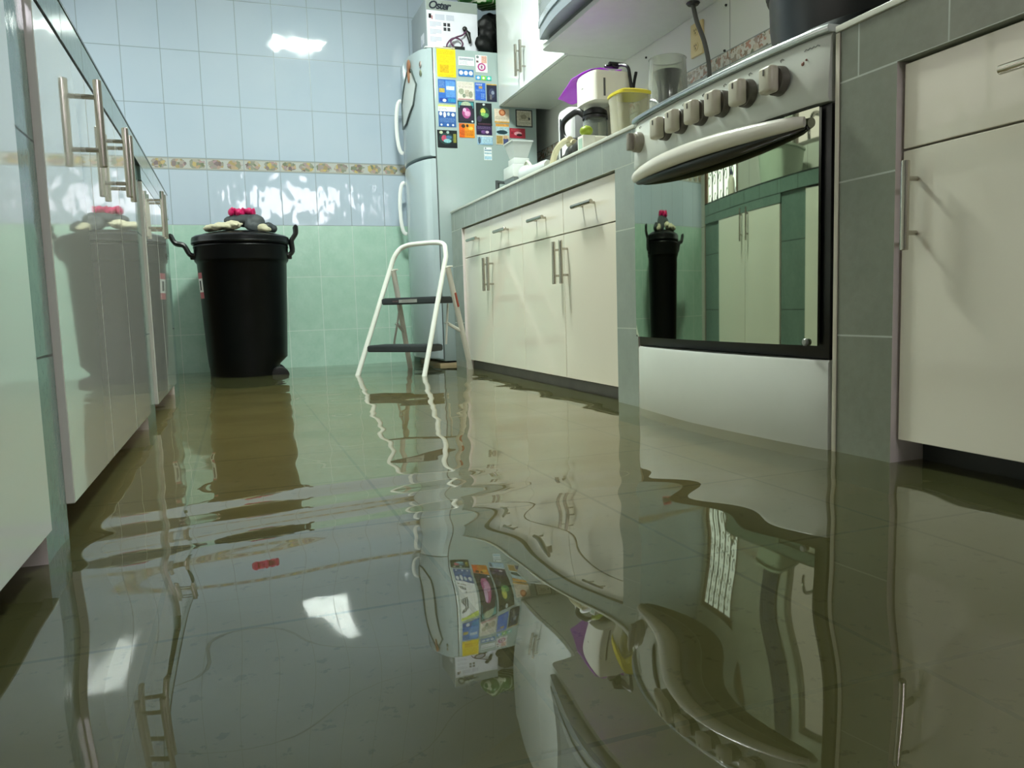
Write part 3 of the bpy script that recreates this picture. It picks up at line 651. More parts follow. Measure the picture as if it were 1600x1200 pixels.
me = bpy.data.meshes.new_from_object(to.evaluated_get(dg)); bpy.data.objects.remove(to)
bm = B(); bm.from_mesh(me); bmesh.ops.rotate(bm, verts=bm.verts, cent=(0, 0, 0), matrix=Matrix.Rotation(math.pi/2, 3, 'X'))
bmesh.ops.translate(bm, verts=bm.verts, vec=(bx0+.014, by0-.0014, bz1-.050)); obj('lettering', bm, P('#18202e', .4), t)
bm = B(); blob(bm, [((1.485, 4.40, 1.87), (.085, .15, .085)), ((1.50, 4.42, 1.96), (.095, .13, .11)), ((1.415, 4.24, 1.845), (.055, .028, .055)), ((1.42, 4.24, 1.93), (.05, .026, .07)), ((1.44, 4.28, 1.90), (.05, .06, .11))], .009, .014, 15)
for v in bm.verts:
    v.co.z = max(v.co.z, 1.7895)
    if v.co.y > 4.268: v.co.x = max(v.co.x, 1.389)
    v.co.y = max(v.co.y, 4.206)
solo('plastic_bag', bm, P('#080a09', .5, mott=.2, Specular_IOR_Level=.25), 'crumpled black plastic bag on the fridge beside the carton', 'bag', ang=60)
bm = B(); blob(bm, [((1.36, 4.33, 2.128), (.085, .09, .050)), ((1.46, 4.31, 2.112), (.09, .09, .058))], .012, .012, 22)
for v in bm.verts: v.co.z = max(v.co.z, 2.0695)
gm = G('green_printed_plastic'); p, x_, y_, z_ = gm.pos(); w = gm.n('ShaderNodeTexWave'); gm.put(w.inputs['Vector'], p); w.inputs['Scale'].default_value = 14; w.inputs['Distortion'].default_value = 3; w.bands_direction = 'DIAGONAL'
gm.bsdf(gm.mix(gm.M('GREATER_THAN', w.outputs['Fac'], .82), lin('#2f6f2a'), lin('#d5dcc4')), .3)
solo('grocery_bag', bm, gm.m, 'green printed bag with white streaks above the black bag', 'bag', ang=60)
t = thing('power_cord', (1.24, 4.25, 1.789), 'coiled dark cord with a plug on the fridge in front of the carton', 'cord')
bm = B(); c0 = Vector((1.235, 4.240, 1.845))
tube(bm, smoothpts([(1.19, 4.235, 1.797), (1.195, 4.245, 1.825), (1.225, 4.25, 1.858), (1.262, 4.25, 1.862), (1.285, 4.245, 1.835), (1.265, 4.24, 1.808), (1.23, 4.235, 1.812), (1.215, 4.24, 1.84), (1.25, 4.25, 1.868), (1.29, 4.255, 1.885), (1.315, 4.262, 1.915)], 6), .0045, 7); obj('cable', bm, P('#5a3450', .4), t)
bm = B(); box(bm, 1.165, 1.212, 4.225, 4.262, 1.789, 1.806, .004); box(bm, 1.225, 1.29, 4.222, 4.255, 1.789, 1.812, .004); obj('plug', bm, M_BLACK, t)
bm = B(); blob(bm, [((1.305, 4.262, 1.92), (.016, .01, .016)), ((1.322, 4.264, 1.90), (.018, .01, .012)), ((1.325, 4.26, 1.88), (.012, .01, .02)), ((1.33, 4.258, 1.86), (.010, .01, .02))], .005); obj('adapter', bm, M_BLACK, t)
bm = B(); box(bm, 1.115, 1.225, 4.202, 4.235, 1.7886, 1.7935, .001); solo('cream_sheet', bm, P('#eadfa8', .5), 'folded cream paper edge lying on the fridge over the yellow label', 'paper')
# ------------------------------------------------------------------ upper cabinet, shelf, microwave
UZ = 1.496
t = thing('wall_cabinet', (1.62, 3.75, UZ), 'white two-door wall cabinet hanging beside the fridge', 'cabinet')
bm = B(); box(bm, 1.486, 1.778, 3.284, 4.195, UZ, 2.2); obj('carcass', bm, P('#c2c6c0', .3), t)
for a, b, hy in ((3.2855, 3.798, 3.765), (3.801, 4.1945, 3.835)):
    d = panel('door', t, 1.467, -1, a, b, UZ+.002, 2.2, P('#d2d8d6', .1, mott=.015)); handle('handle', d, 1.467, hy, 1.635, True, -1)
poly = []
for i in range(9): a = math.pi/2*i/8; poly.append((1.345+.03-.03*math.cos(a), 3.262-.03+.03*math.sin(a)))
poly = [(1.345, 2.2)] + poly + [(1.478, 3.262), (1.478, 3.280), (1.778, 3.280), (1.778, 2.2)]
bm = B(); prism(bm, poly, 'z', UZ, UZ+.02); solo('wall_shelf', bm, P('#c2c6c0', .3), 'white wall shelf with a rounded corner under the microwave', 'shelf')
t = thing('microwave', (1.52, 2.88, UZ+.0205), 'grey microwave oven with a bowed glass door on the wall shelf', 'microwave')
my0, my1, mz0, mz1 = 2.52, 3.235, UZ+.038, UZ+.36
bm = B(); box(bm, 1.352, 1.74, my0, my1, mz0, mz1, .004); obj('casing', bm, P('#a9aeb2', .35, .3), t)
def mfront(y): s = (y-(my0+my1)/2)/((my1-my0)/2); return 1.330-.045*(1-s*s)
def mslab(z0, z1, off, mat, name):
    bm = B(); rings = []
    for i in range(25):
        y = my0+(my1-my0)*i/24; x = mfront(y)-off
        rings.append([bm.verts.new(q) for q in ((1.3515, y, z0), (x, y, z0), (x, y, z1), (1.3515, y, z1))])
    skinrings(bm, rings); return obj(name, bm, mat, t)
mslab(mz0, mz0+.044, 0, P('#8f979e', .3, .4), 'lower_panel'); mslab(mz0+.045, mz0+.072, .006, P('#cfd6dc', .2, .7), 'silver_trim'); mslab(mz0+.073, mz1, .002, P('#777d80', .12), 'glass_door')
for xx in (1.375, 1.70):
    for yy in (my0+.05, my1-.03):
        bm = B(); cyl(bm, (xx, yy, UZ+.0205), (xx, yy, mz0), .014, seg=12); obj('foot', bm, M_BLACK, t)
t = thing('power_cord', (1.697, 2.605, .93), 'thick grey cord dropping from a hole in the shelf past the outlet', 'cord')
bm = B(); cyl(bm, (1.697, 2.605, UZ-.0005), (1.697, 2.605, UZ-.010), .026, .022, 24, 0, .002); obj('grommet', bm, M_BLACK, t)
bm = B(); tube(bm, smoothpts([(1.697, 2.605, UZ-.010), (1.70, 2.585, 1.42), (1.715, 2.555, 1.33), (1.72, 2.535, 1.22), (1.71, 2.54, 1.08), (1.68, 2.56, .935)], 6), .0085, 10); obj('cable', bm, P('#565650', .5), t)
t = thing('wall_outlet', (1.779, 2.70, 1.33), 'cream double wall outlet behind the hanging cord', 'outlet')
bm = B(); box(bm, 1.768, 1.7795, 2.655, 2.735, 1.335, 1.462, .003)
obj('plate', bm, P('#d6c48f', .35), t)
for zz in (1.370, 1.428):
    bm = B(); cyl(bm, (1.7675, 2.695, zz), (1.7645, 2.695, zz), .017, .016, 18)
    for dy, dz in ((-.006, .004), (.006, .004), (0, -.007)): box(bm, 1.7638, 1.7646, 2.695+dy-.0015, 2.695+dy+.0015, zz+dz-.004, zz+dz+.004, 0, 1)
    obj('socket', bm, [P('#cdba84', .35), M_DARK], t)
for yy, zz, lab in ((2.512, 1.461, 'dark screw right of the outlet, upper one of the pair by the wall joint'), (2.522, 1.302, 'dark screw right of the outlet, lower one of the pair by the wall joint'), (3.10, 1.452, 'dark screw in the right wall above the clear juicer, left of the outlet')):
    bm = B(); cyl(bm, (1.7795, yy, zz), (1.774, yy, zz), .0045, .004, 10); solo('wall_screw', bm, M_DARK, lab, 'screw', 'screws in the wall by the outlet')
# ------------------------------------------------------------------ things on the right counter
CT = .9115
t = thing('hand_grinder', (1.42, 3.78, CT), 'white plastic grinder with a flared hopper on the counter by the fridge', 'grinder')
cx, cy = 1.42, 3.78
def frus(bm, cx, cy, z0, z1, a0, b0, a1, b1, mi=0):
    r0 = [bm.verts.new((cx+sx*a0, cy+sy*b0, z0)) for sx, sy in ((-1,-1),(1,-1),(1,1),(-1,1))]; r1 = [bm.verts.new((cx+sx*a1, cy+sy*b1, z1)) for sx, sy in ((-1,-1),(1,-1),(1,1),(-1,1))]
    skinrings(bm, [r0, r1], True, mi)
bm = B(); frus(bm, cx, cy, 1.128, 1.205, .034, .036, .055, .062); frus(bm, cx, cy, 1.205, 1.212, .058, .065, .058, .065); obj('hopper', bm, P('#b9bfbd', .35), t)
bm = B(); box(bm, cx-.042, cx+.042, cy-.045, cy+.045, 1.092, 1.1275, .004); box(bm, cx-.06, cx+.06, cy-.075, cy+.075, 1.028, 1.0918, .008); obj('housing', bm, P('#c8cdca', .3), t)
bm = B(); frus(bm, cx, cy, .985, 1.0278, .045, .055, .058, .072); obj('grey_collar', bm, P('#737c7f', .35), t)
bm = B(); box(bm, cx-.05, cx+.05, cy-.06, cy+.06, CT, .9848, .006); obj('base', bm, P('#c8cdca', .3), t)
bm = B(); tube(bm, [(cx, cy+.06, .985), (cx-.02, cy+.13, 1.03), (cx-.05, cy+.2, 1.045)], .008, 8); cyl(bm, (cx-.05, cy+.2, .98), (cx-.05, cy+.2, 1.052), .011, seg=12); obj('crank', bm, P('#3d4242', .4), t)
t = thing('plastic_nozzle', (1.23, 3.1, CT), 'white plastic nozzle with a flared end lying on the counter edge', 'nozzle')
bm = B()
lathe_pts = [((1.245, 3.215, .953), .040), ((1.24, 3.19, .951), .036), ((1.232, 3.13, .946), .028), ((1.225, 3.06, .943), .024), ((1.22, 2.93, .938), .025), ((1.22, 2.91, .937), .020)]
tube(bm, [p for p, r in lathe_pts], [r for p, r in lathe_pts], 18); obj('barrel', bm, P('#c3c9c9', .25), t)
bm = B(); tube(bm, smoothpts([(1.25, 3.23, .93), (1.252, 3.26, .985), (1.248, 3.22, 1.008), (1.24, 3.16, .985), (1.238, 3.14, .965)], 5), .006, 8); obj('lever', bm, P('#c9cdb8', .3), t)
t = thing('kitchen_gadget', (1.23, 2.72, CT), 'cream and black hand gadget lying on the counter before the coffee maker', 'gadget')
bm = B(); blob(bm, [((1.235, 2.70, .945), (.03, .05, .03)), ((1.23, 2.64, .950), (.024, .04, .03)), ((1.24, 2.77, .935), (.022, .05, .022))], .006, .004, 30)
for v in bm.verts: v.co.z = max(v.co.z, CT)
obj('body', bm, P('#2a2a25', .45, mott=.3), t)
bm = B(); tube(bm, smoothpts([(1.222, 2.875, .918), (1.222, 2.86, .955), (1.222, 2.82, .985), (1.222, 2.75, .998), (1.222, 2.70, .996)], 5), .010, 10, flat=1.3); tube(bm, [(1.23, 2.73, .985), (1.235, 2.69, .98)], .014, 8); obj('grip', bm, P('#d6cfae', .4), t)
t = thing('toaster', (1.5, 3.16, CT), 'tall white appliance with a black slot, behind the coffee pot handle', 'toaster')
bm = B(); box(bm, 1.385, 1.66, 3.085, 3.205, CT, 1.225, .03, 0, 5); obj('shell', bm, P('#e4e6e6', .25, mott=.02), t)
bm = B(); box(bm, 1.3815, 1.3848, 3.148, 3.160, .95, 1.18, .0005); obj('lever_slot', bm, M_BLACK, t)
bm = B(); box(bm, 1.42, 1.63, 3.083, 3.0848, .95, 1.19, .0005); obj('side_panel', bm, P('#8d8f8e', .3), t)
# coffee maker: head over a glass carafe, column behind
t = thing('coffee_maker', (1.375, 2.747, CT), 'white drip coffee maker with a glass carafe under the wall shelf', 'coffee maker')
bm = B(); box(bm, 1.402, 1.455, 2.662, 2.832, 1.0065, 1.1365, .004); obj('column', bm, P('#d8cfc2', .3), t)
bm = B(); box(bm, 1.300, 1.455, 2.662, 2.832, CT, 1.006, .010); obj('base', bm, P('#dcd8ca', .3), t)
bm = B()
poly = [(1.455, 2.662), (1.455, 2.832)] + [(1.322-.024*math.sin(a), 2.747+.085*math.cos(a)) for a in [math.pi*i/16 for i in range(17)]]
prism(bm, poly, 'z', 1.137, 1.236); prism(bm, [(1.38+(p[0]-1.38)*.97, 2.747+(p[1]-2.747)*.97) for p in poly], 'z', 1.236, 1.244)
obj('head', bm, P('#ebe9e0', .22, mott=.02), t)
bm = B(); box(bm, 1.345, 1.353, 2.6602, 2.6617, 1.15, 1.215, .0004); obj('water_gauge', bm, P('#55565a', .3), t)
bm = B(); tube(bm, [(1.2975, 2.752, 1.193), (1.2975, 2.74, 1.193)], .0012, 5); obj('printed_badge', bm, P('#6a6a68', .3), t)
bm = B(); lathe(bm, (1.350, 2.747, 1.0065), [(.035, 0), (.044, .003), (.048, .02), (.047, .06), (.041, .088), (.039, .088), (.045, .06), (.046, .02), (.042, .005), (.015, .004)], 32); cf = obj('carafe', bm, CLEAR('#9aa0a0', .05, .85), t)
bm = B(); lathe(bm, (1.350, 2.747, 1.0955), [(.042, 0), (.047, .004), (.045, .018), (.025, .030), (.005, .030)], 32); lathe(bm, (1.350, 2.747, 1.083), [(.0485, 0), (.0485, .010), (.043, .012)], 32, cap=False); obj('lid', bm, M_BLACK, cf)
bm = B(); tube(bm, smoothpts([(1.318, 2.772, 1.102), (1.298, 2.80, 1.122), (1.272, 2.862, 1.10), (1.268, 2.875, 1.065), (1.274, 2.855, 1.028), (1.298, 2.80, 1.014), (1.315, 2.778, 1.030)], 6), .0085, 10, flat=1.5); obj('handle', bm, M_BLACK, cf)
bm = B(); n = 14; sec = [(2.682, 1.2470), (2.742, 1.2475), (2.802, 1.2475), (2.842, 1.243), (2.872, 1.232), (2.902, 1.220), (2.937, 1.203), (2.962, 1.192)]; rings = []
for i in range(n+1):
    f = i/n
    rings.append([bm.verts.new((1.305+.13*f+(q-2.682)*(-.05), q, z+.004*(1+math.sin(f*9+q*30))+(0 if q < 2.842 else .02*abs(f-.5)))) for q, z in sec] + [bm.verts.new((1.305+.13*f+(q-2.682)*(-.05), q, z+.002+.004*(1+math.sin(f*9+q*30))+(0 if q < 2.842 else .02*abs(f-.5)))) for q, z in sec[::-1]])
skinrings(bm, rings)
solo('plastic_sheet', bm, P('#b63be2', .35), 'purple plastic sheet draped over the coffee maker top', 'plastic sheet', ang=60)
bm = B(); rnd = random.Random(3)
pts = [(1.41+rnd.uniform(-.03, .05), 2.687+rnd.uniform(-.012, .03), 1.268+rnd.uniform(0, .016)) for _ in range(7)] + [(1.44, 2.654, 1.26), (1.45, 2.65, 1.22), (1.455, 2.648, 1.17), (1.46, 2.652, 1.13), (1.465, 2.65, 1.19), (1.475, 2.648, 1.24)]
tube(bm, smoothpts(pts, 5), .006, 7); solo('coiled_cord', bm, M_BLACK, 'black cord bundled on the back of the coffee maker', 'cord')
bm = B(); box(bm, 1.190, 1.238, 2.520, 2.566, CT, .972, .002); box(bm, 1.1892, 1.190, 2.527, 2.558, .925, .962, 0, 1)
solo('small_carton', bm, [P('#dcdcd0', .5), P('#9fb8a8', .5)], 'small white carton under the cut lime', 'carton')
bm = B(); lathe(bm, (1.214, 2.543, .9725), [(.004, 0), (.013, .002), (.021, .008), (.024, .017), (.022, .025), (.015, .032), (.006, .035), (.002, .037)], 24); solo('lime', bm, P('#93a52c', .35, mott=.2), 'green lime on the small carton in front of the coffee maker', 'lime')
t = thing('storage_container', (1.355, 2.485, CT), 'clear plastic container with a yellow lid between coffee maker and juicer', 'container')
def sq(p, a): k = 1/max(abs(math.cos(a)), abs(math.sin(a)))**.55; return Vector((p.x*k, p.y*k, p.z))
bm = B(); lathe(bm, (1.355, 2.485, CT), [(.048, 0), (.055, .008), (.061, .165), (.064, .178), (.064, .187), (.0615, .187), (.0585, .165), (.0525, .011), (.02, .010)], 44, deform=sq); obj('tub', bm, CLEAR('#d5cfba', .12, .93), t)
bm = B(); lathe(bm, (1.355, 2.485, CT), [(.0645, .1875), (.067, .190), (.067, .198), (.056, .204), (.02, .206)], 44, deform=sq); obj('lid', bm, P('#c9b92c', .35, mott=.15), t)
t = thing('juicer', (1.57, 2.60, CT), 'clear plastic juice extractor with a dark chrome core behind the stove', 'juicer')
jx, jy = 1.590, 2.615
bm = B(); lathe(bm, (jx, jy, CT), [(.08, 0), (.10, .006), (.112, .09), (.108, .125), (.06, .128)], 40); obj('base', bm, CLEAR('#77787a', .15, .6), t)
bm = B(); lathe(bm, (jx, jy, CT+.129), [(.082, 0), (.082, .02), (.076, .10), (.068, .240), (.071, .244), (.068, .246), (.064, .240), (.072, .10), (.077, .02), (.02, .012)], 40); obj('clear_hood', bm, CLEAR('#c4c6c2', .05, .97), t)
bm = B(); lathe(bm, (jx, jy, CT+.1425), [(.040, 0), (.041, .02), (.036, .03), (.036, .12), (.048, .17), (.053, .185), (.048, .185), (.02, .11)], 36); obj('chrome_core', bm, P('#6a6c6e', .16, .95), t)
bm = B(); tube(bm, smoothpts([(1.495, 2.67, CT+.14), (1.485, 2.64, CT+.18), (1.482, 2.58, CT+.205), (1.495, 2.53, CT+.19), (1.51, 2.50, CT+.14)], 6), .005, 8); obj('clamp_wire', bm, P('#8d8f8e', .25, .9), t)
bm = B(); tube(bm, smoothpts([(1.52, 2.30, CT+.008), (1.53, 2.31, CT+.14), (1.56, 2.36, CT+.19), (1.62, 2.42, CT+.245), (1.70, 2.46, CT+.25), (1.72, 2.42, CT+.21), (1.68, 2.33, CT+.17), (1.62, 2.28, CT+.12), (1.56, 2.25, CT+.01)], 7), .0055, 8); solo('black_cord', bm, M_BLACK, 'thin black cord looping up beside the juicer behind the stove', 'cord')
# ------------------------------------------------------------------ trash can
cx, cy = .060, 4.385
t = thing('trash_can', (cx, cy, 0), 'big black plastic trash can standing in the water by the back wall', 'trash can')
def notch(p, a):
    if p.z < .15:
        k = max(0, math.cos(a))**2; s = min(1, (.15-p.z)/.035); p = Vector((p.x-.036*k*s, p.y, p.z))
    return p
bm = B(); lathe(bm, (cx, cy, 0), [(.10, .004), (.185, .004), (.193, .02), (.197, .10), (.200, .114), (.203, .15), (.206, .2), (.226, .648), (.230, .655), (.236, .662), (.237, .668), (.237, .725), (.240, .735), (.236, .745), (.1, .745)], 64, deform=notch); obj('bin_body', bm, P('#050707', .36, mott=.1, Specular_IOR_Level=.18), t)
bm = B(); lathe(bm, (cx, cy, 0), [(.236, .7465), (.246, .748), (.249, .756), (.246, .764), (.247, .772), (.244, .784), (.232, .792), (.215, .795), (.19, .803), (.12, .816), (.03, .820), (.004, .820)], 64); obj('lid', bm, P('#060808', .30, mott=.1, Specular_IOR_Level=.25), t)
for s in (-1, 1):
    bm = B(); e = cx+s*.236
    if s < 0: pts = [(e+.006, cy-.02, .690), (e-.02, cy-.02, .700), (e-.045, cy-.02, .745), (e-.085, cy-.02, .757), (e-.105, cy-.02, .795)]
    else: pts = [(e-.004, cy-.02, .690), (e+.022, cy-.02, .712), (e+.020, cy-.02, .765), (e+.030, cy-.02, .785), (e+.045, cy-.02, .81), (e+.045, cy-.02, .845)]
    for dy in (-.022, 0, .022): tube(bm, [(p[0], p[1]+dy, p[2]) for p in smoothpts(pts, 4)], .0125 if dy else .008, 8)
    for q in (pts[0], pts[2], pts[-1]): tube(bm, [(q[0], q[1]-.022, q[2]), (q[0], q[1]+.022, q[2])], .0095, 8)
    box(bm, min(e-.01*s, e+.018*s), max(e-.01*s, e+.018*s), cy-.04, cy, .672, .705, .004)
    obj('latch_handle', bm, M_BLACK, t)
for wx, wy in ((cx+.150, cy-.130), (cx+.150, cy+.130)):
    bm = B(); cyl(bm, (wx, wy-.018, .052), (wx, wy+.018, .052), .050, seg=28, bev=.006); cyl(bm, (wx, wy-.020, .052), (wx, wy-.018, .052), .020, seg=16); obj('wheel', bm, M_BLACK, t)
def strip(bm, r0, r1, z0, z1, a0, a1, mi, n=8):
    g = [[bm.verts.new((cx+(r0+(r1-r0)*j)*math.cos(a0+(a1-a0)*i/n), cy+(r0+(r1-r0)*j)*math.sin(a0+(a1-a0)*i/n), z0+(z1-z0)*j)) for j in (0, 1)] for i in range(n+1)]
    for i in range(n): bm.faces.new((g[i][0], g[i+1][0], g[i+1][1], g[i][1])).material_index = mi
bm = B(); A0, A1 = math.radians(190), math.radians(206)
def rr_(z): return .206+.02*(z-.2)/.448+.0012
strip(bm, rr_(.470), rr_(.602), .470, .602, A0, A1, 1); strip(bm, rr_(.470)+.0004, rr_(.502)+.0004, .470, .502, A0, A1, 0); strip(bm, rr_(.572)+.0004, rr_(.602)+.0004, .572, .602, A0, A1, 0); strip(bm, rr_(.512)+.0004, rr_(.562)+.0004, .512, .562, A0+.09, A1-.09, 2)
obj('product_sticker', bm, [P('#b04a58', .4), P('#d9d9d6', .4), M_DARK], t, label='red and white sticker')
# gloves heaped on the lid
zt = .8205
def on_lid(bm):
    for v in bm.verts:
        r = math.hypot(v.co.x-cx, v.co.y-cy)
        z = float(np.interp(r, [.03, .12, .19, .215, .232, .244, .25], [.820, .816, .803, .796, .793, .786, .70]))+.0015
        v.co.z = max(v.co.z, z)
t = thing('rubber_glove', (.075, 4.36, zt), 'dark grey rubber glove with a bright pink cuff, top of the heap', 'glove')
bm = B(); blob(bm, [((.03, 4.33, zt+.047), (.05, .045, .03)), ((.09, 4.32, zt+.050), (.07, .05, .035)), ((.135, 4.27, zt+.035), (.05, .035, .042)), ((.125, 4.25, zt+.01), (.04, .02, .03)), ((.16, 4.28, zt+.03), (.022, .03, .03)), ((.10, 4.25, zt+.022), (.02, .02, .03))], .007, .003, 40); on_lid(bm); obj('hand', bm, P('#3d4446', .6, mott=.1), t)
bm = B()
for i in range(7):
    a = i/6; x = .02+.105*a
    blob(bm, [((x, 4.315+.012*math.sin(i*2.1), zt+.090+.006*math.sin(i*1.7)), (.017, .03, .020)), ((x+.006, 4.305, zt+.100+.005*math.cos(i*2.3)), (.009, .024, .012))], .006)
obj('cuff', bm, P('#c4175f', .5, mott=.15), t, label='bright pink cuff')
bm = B(); blob(bm, [((-.035, 4.30, zt+.012), (.085, .06, .014)), ((.0, 4.29, zt+.028), (.075, .04, .012)), ((-.075, 4.30, zt+.006), (.05, .05, .012)), ((.035, 4.27, zt+.022), (.03, .03, .018))], .005, .010, 26)
on_lid(bm)
solo('cloth_glove', bm, P('#c5c0a4', .7, mott=.15), 'crumpled cream cloth glove on the left of the trash can lid', 'glove', ang=60)
bm = B(); blob(bm, [((.195, 4.29, zt+.012), (.035, .05, .026)), ((.215, 4.28, zt+.004), (.03, .03, .024)), ((.185, 4.33, zt+.01), (.03, .03, .02))], .006, .003, 40)
on_lid(bm)
solo('rubber_glove', bm, P('#2f3537', .6, mott=.1), 'small dark grey glove at the right end of the heap on the lid', 'glove', ang=60)
bm = B(); blob(bm, [((.165, 4.245, zt+.004), (.03, .02, .022)), ((.185, 4.235, zt-.004), (.03, .016, .014))], .005, .004, 40)
on_lid(bm)
solo('cloth_scrap', bm, P('#b9b498', .7, mott=.15), 'cream cloth scrap squeezed between the two grey gloves', 'cloth', ang=60)
# ------------------------------------------------------------------ step stool
t = thing('step_stool', (.82, 3.95, 0), 'white folding step stool with two black steps standing in the water', 'step stool')
u = Vector((.6667, -.7454, 0)); v = Vector((.7454, .6667, 0)); o0 = Vector((.57, 3.914, 0))
def sp(s, tt, z): return o0+u*s+v*tt+Vector((0, 0, z))
ln = .42
def fl(side, z):     # front leg points
    k = (z-.06)/.524
    return sp(.0+.062*k, ln*(z-.06), z) if side == 0 else sp(.407-.009*k, ln*(z-.06), z)
M_TUBE = P('#dfe2da', .3, mott=.05)
a0, a1 = fl(0, .0), fl(0, .640); b0, b1 = fl(1, .0), fl(1, .640)
top = [fl(0, .640), sp(.085, ln*.60, .672), sp(.105, ln*.635, .698), sp(.145, ln*.65, .712), sp(.20, ln*.652, .716), sp(.30, ln*.652, .716), sp(.345, ln*.65, .712), sp(.375, ln*.635, .698), sp(.389, ln*.60, .672), fl(1, .640)]
bm = B(); tube(bm, [a0, fl(0, .3), fl(0, .55)] + smoothpts(top, 3) + [fl(1, .55), fl(1, .3), b0], .0125, 12); obj('front_frame', bm, M_TUBE, t)
pv = [fl(0, .588)+v*.004+u*.018, fl(1, .588)+v*.004-u*-.018]
for i, (p, e) in enumerate(((pv[0], sp(.0+.02, .435, 0)), (pv[1], sp(.415, .435, 0)))):
    bm = B(); tube(bm, [p, p.lerp(e, .5), e], .010, 10, flat=1.4); cyl(bm, p-u*.03, p+u*.03, .004, seg=8); obj('rear_leg', bm, P('#cfcdc2', .35, mott=.06), t)
bm = B(); p = pv[1].lerp(sp(.415, .435, 0), .22); tube(bm, [p+u*.0108, pv[1].lerp(sp(.415, .435, 0), .34)+u*.0108], .006, 6); obj('red_sticker', bm, P('#a8503f', .5), t)
def step(z, tb, name):
    f0, f1 = fl(0, z)+u*.014, fl(1, z)-u*.014; bm = B(); d = v*tb; h = Vector((0, 0, .032))
    # tray with a rounded front lip
    base = [f0, f1, f1+d, f0+d]
    lo = [bm.verts.new(q) for q in base]; hi = [bm.verts.new(q+h) for q in base]
    skinrings(bm, [lo, hi])
    es = [e for e in bm.edges]; bmesh.ops.bevel(bm, geom=es, offset=.005, segments=3, affect='EDGES')
    n = Vector((0, 0, 1))
    for k in range(9):
        c0 = f0.lerp(f1, .03)+d*(.1+.1*k)+h; c1 = f0.lerp(f1, .97)+d*(.1+.1*k)+h; tube(bm, [c0, c1], .0025, 6)
    return obj(name, bm, P('#2d3335', .5, mott=.1), t)
s1 = step(.408, .17, 'upper_step'); s2 = step(.172, .15, 'lower_step')
bm = B(); f0, f1 = fl(0, .408), fl(1, .408)
def onfront(a, b, z0, z1, mi):
    q = [f0.lerp(f1, a), f0.lerp(f1, b)]
    vs = [bm.verts.new(q[0]-v*.001+Vector((0, 0, z0))), bm.verts.new(q[1]-v*.001+Vector((0, 0, z0))), bm.verts.new(q[1]-v*.001+Vector((0, 0, z1))), bm.verts.new(q[0]-v*.001+Vector((0, 0, z1)))]
    f = bm.faces.new(vs); f.material_index = mi
    r = bmesh.ops.extrude_face_region(bm, geom=[f]); bmesh.ops.translate(bm, verts=[w for w in r['geom'] if isinstance(w, bmesh.types.BMVert)], vec=v*.0009)
onfront(.35, .66, .008, .024, 0); onfront(.24, .28, .012, .02, 1); onfront(.29, .335, .012, .02, 1); onfront(.40, .62, .013, .0145, 1); onfront(.40, .62, .018, .0195, 1)
obj('step_label', bm, [P('#9a9e98', .4), P('#5c4a4c', .5)], s1, label='grey printed label')
for i in (0, 1):
    su = u*(.03 if i == 0 else -.03); hi_ = fl(i, .405)+v*.14+su; e = (sp(.02, .435, 0) if i == 0 else sp(.415, .435, 0)); pr = pv[i].lerp(e, .56)
    lo2 = fl(i, .20)+v*.19+su; mid = hi_.lerp(lo2, .48)
    bm = B(); tube(bm, [hi_, lo2], .0055, 8); tube(bm, [mid, pr], .006, 8, flat=1.5); cyl(bm, mid-u*.012, mid+u*.012, .004, seg=8); obj('brace', bm, P('#b9b9ae', .4), t)
for i in (0, 1):
    bm = B(); p = fl(i, 0)
    cyl(bm, p+Vector((0, 0, .0)), fl(i, .03), .0155, seg=14); obj('rubber_foot', bm, P('#b8b8ae', .6), t)
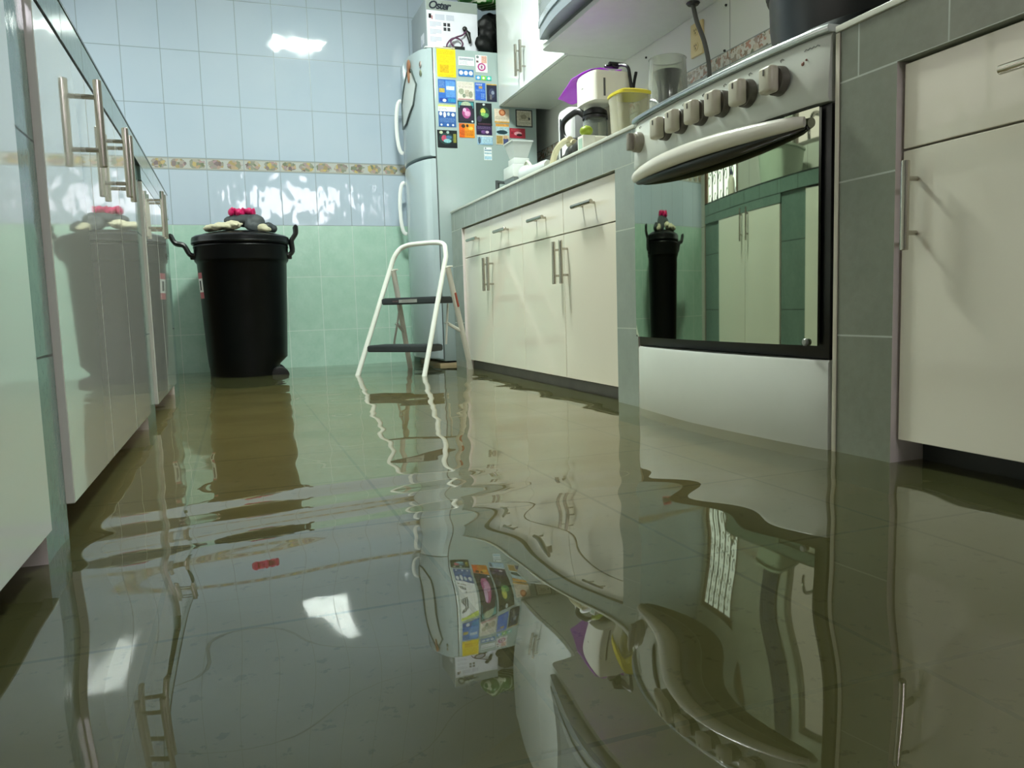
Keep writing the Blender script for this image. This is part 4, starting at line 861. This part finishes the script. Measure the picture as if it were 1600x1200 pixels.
# ------------------------------------------------------------------ things on the left counter (seen in the oven mirror)
t = thing('soap_bottle', (-.45, 3.5, CT), 'white squeeze bottle with a blue cap mirrored in the oven door', 'bottle')
bm = B(); lathe(bm, (-.45, 3.5, CT), [(.03, 0), (.038, .004), (.038, .10), (.03, .125), (.014, .135), (.012, .14)], 28); obj('body', bm, P('#d9d6c8', .35), t)
bm = B(); lathe(bm, (-.45, 3.5, CT+.141), [(.016, 0), (.016, .018), (.008, .03), (.004, .05), (.003, .05)], 20); obj('cap', bm, P('#2b3350', .35), t, label='dark blue cap')
t = thing('dish_tub', (-.60, 3.0, CT), 'pale green dish tub by the sink, seen in the oven mirror', 'tub')
bm = B(); lathe(bm, (-.62, 2.98, CT), [(.13, 0), (.15, .01), (.175, .19), (.185, .195), (.185, .205), (.17, .2), (.145, .014), (.02, .012)], 44, deform=sq); obj('basin', bm, P('#c3d4c2', .35), t)
t = thing('sink_faucet', (-.72, 2.62, CT), 'tall chrome faucet with a curved spout, seen in the oven mirror', 'faucet')
bm = B(); cyl(bm, (-.74, 2.62, CT), (-.74, 2.62, CT+.03), .026, .02, 20, 0, .003); tube(bm, smoothpts([(-.74, 2.62, CT+.03), (-.74, 2.62, CT+.24), (-.70, 2.62, CT+.31), (-.60, 2.62, CT+.31), (-.55, 2.62, CT+.24), (-.55, 2.62, CT+.19)], 6), .012, 12); obj('spout', bm, P('#9a9a96', .15, 1.0), t)
bm = B(); tube(bm, [(-.74, 2.60, CT+.035), (-.72, 2.55, CT+.06)], .007, 8); obj('lever', bm, P('#9a9a96', .15, 1.0), t)
t = thing('dish_rack', (-.60, 2.15, CT), 'beige perforated dish rack on the left counter, mirrored by the oven', 'dish rack')
bm = B(); lathe(bm, (-.60, 2.15, CT), [(.14, 0), (.16, .006), (.19, .13), (.195, .14), (.185, .14), (.155, .012), (.02, .01)], 44, deform=sq); obj('basket', bm, P('#bdb08a', .4), t)
bm = B(); n = 30
rings = [[bm.verts.new((XL+.03+.012*math.sin(i*1.3)+dx, 3.14+.20*i/n, z)) for dx, z in ((0, 1.05), (0, 2.05), (.004, 2.05), (.004, 1.05))] for i in range(n+1)]
skinrings(bm, rings)
cg = G('blue_patterned_cloth'); p, x_, y_, z_ = cg.pos(); cg.bsdf(cg.mix(cg.M('GREATER_THAN', cg.noise(p, 60, 3), .52), lin('#2c3152'), lin('#6d7596')), .8)
solo('curtain', bm, cg.m, 'dark blue patterned cloth hanging beside the sink window, seen mirrored', 'curtain')
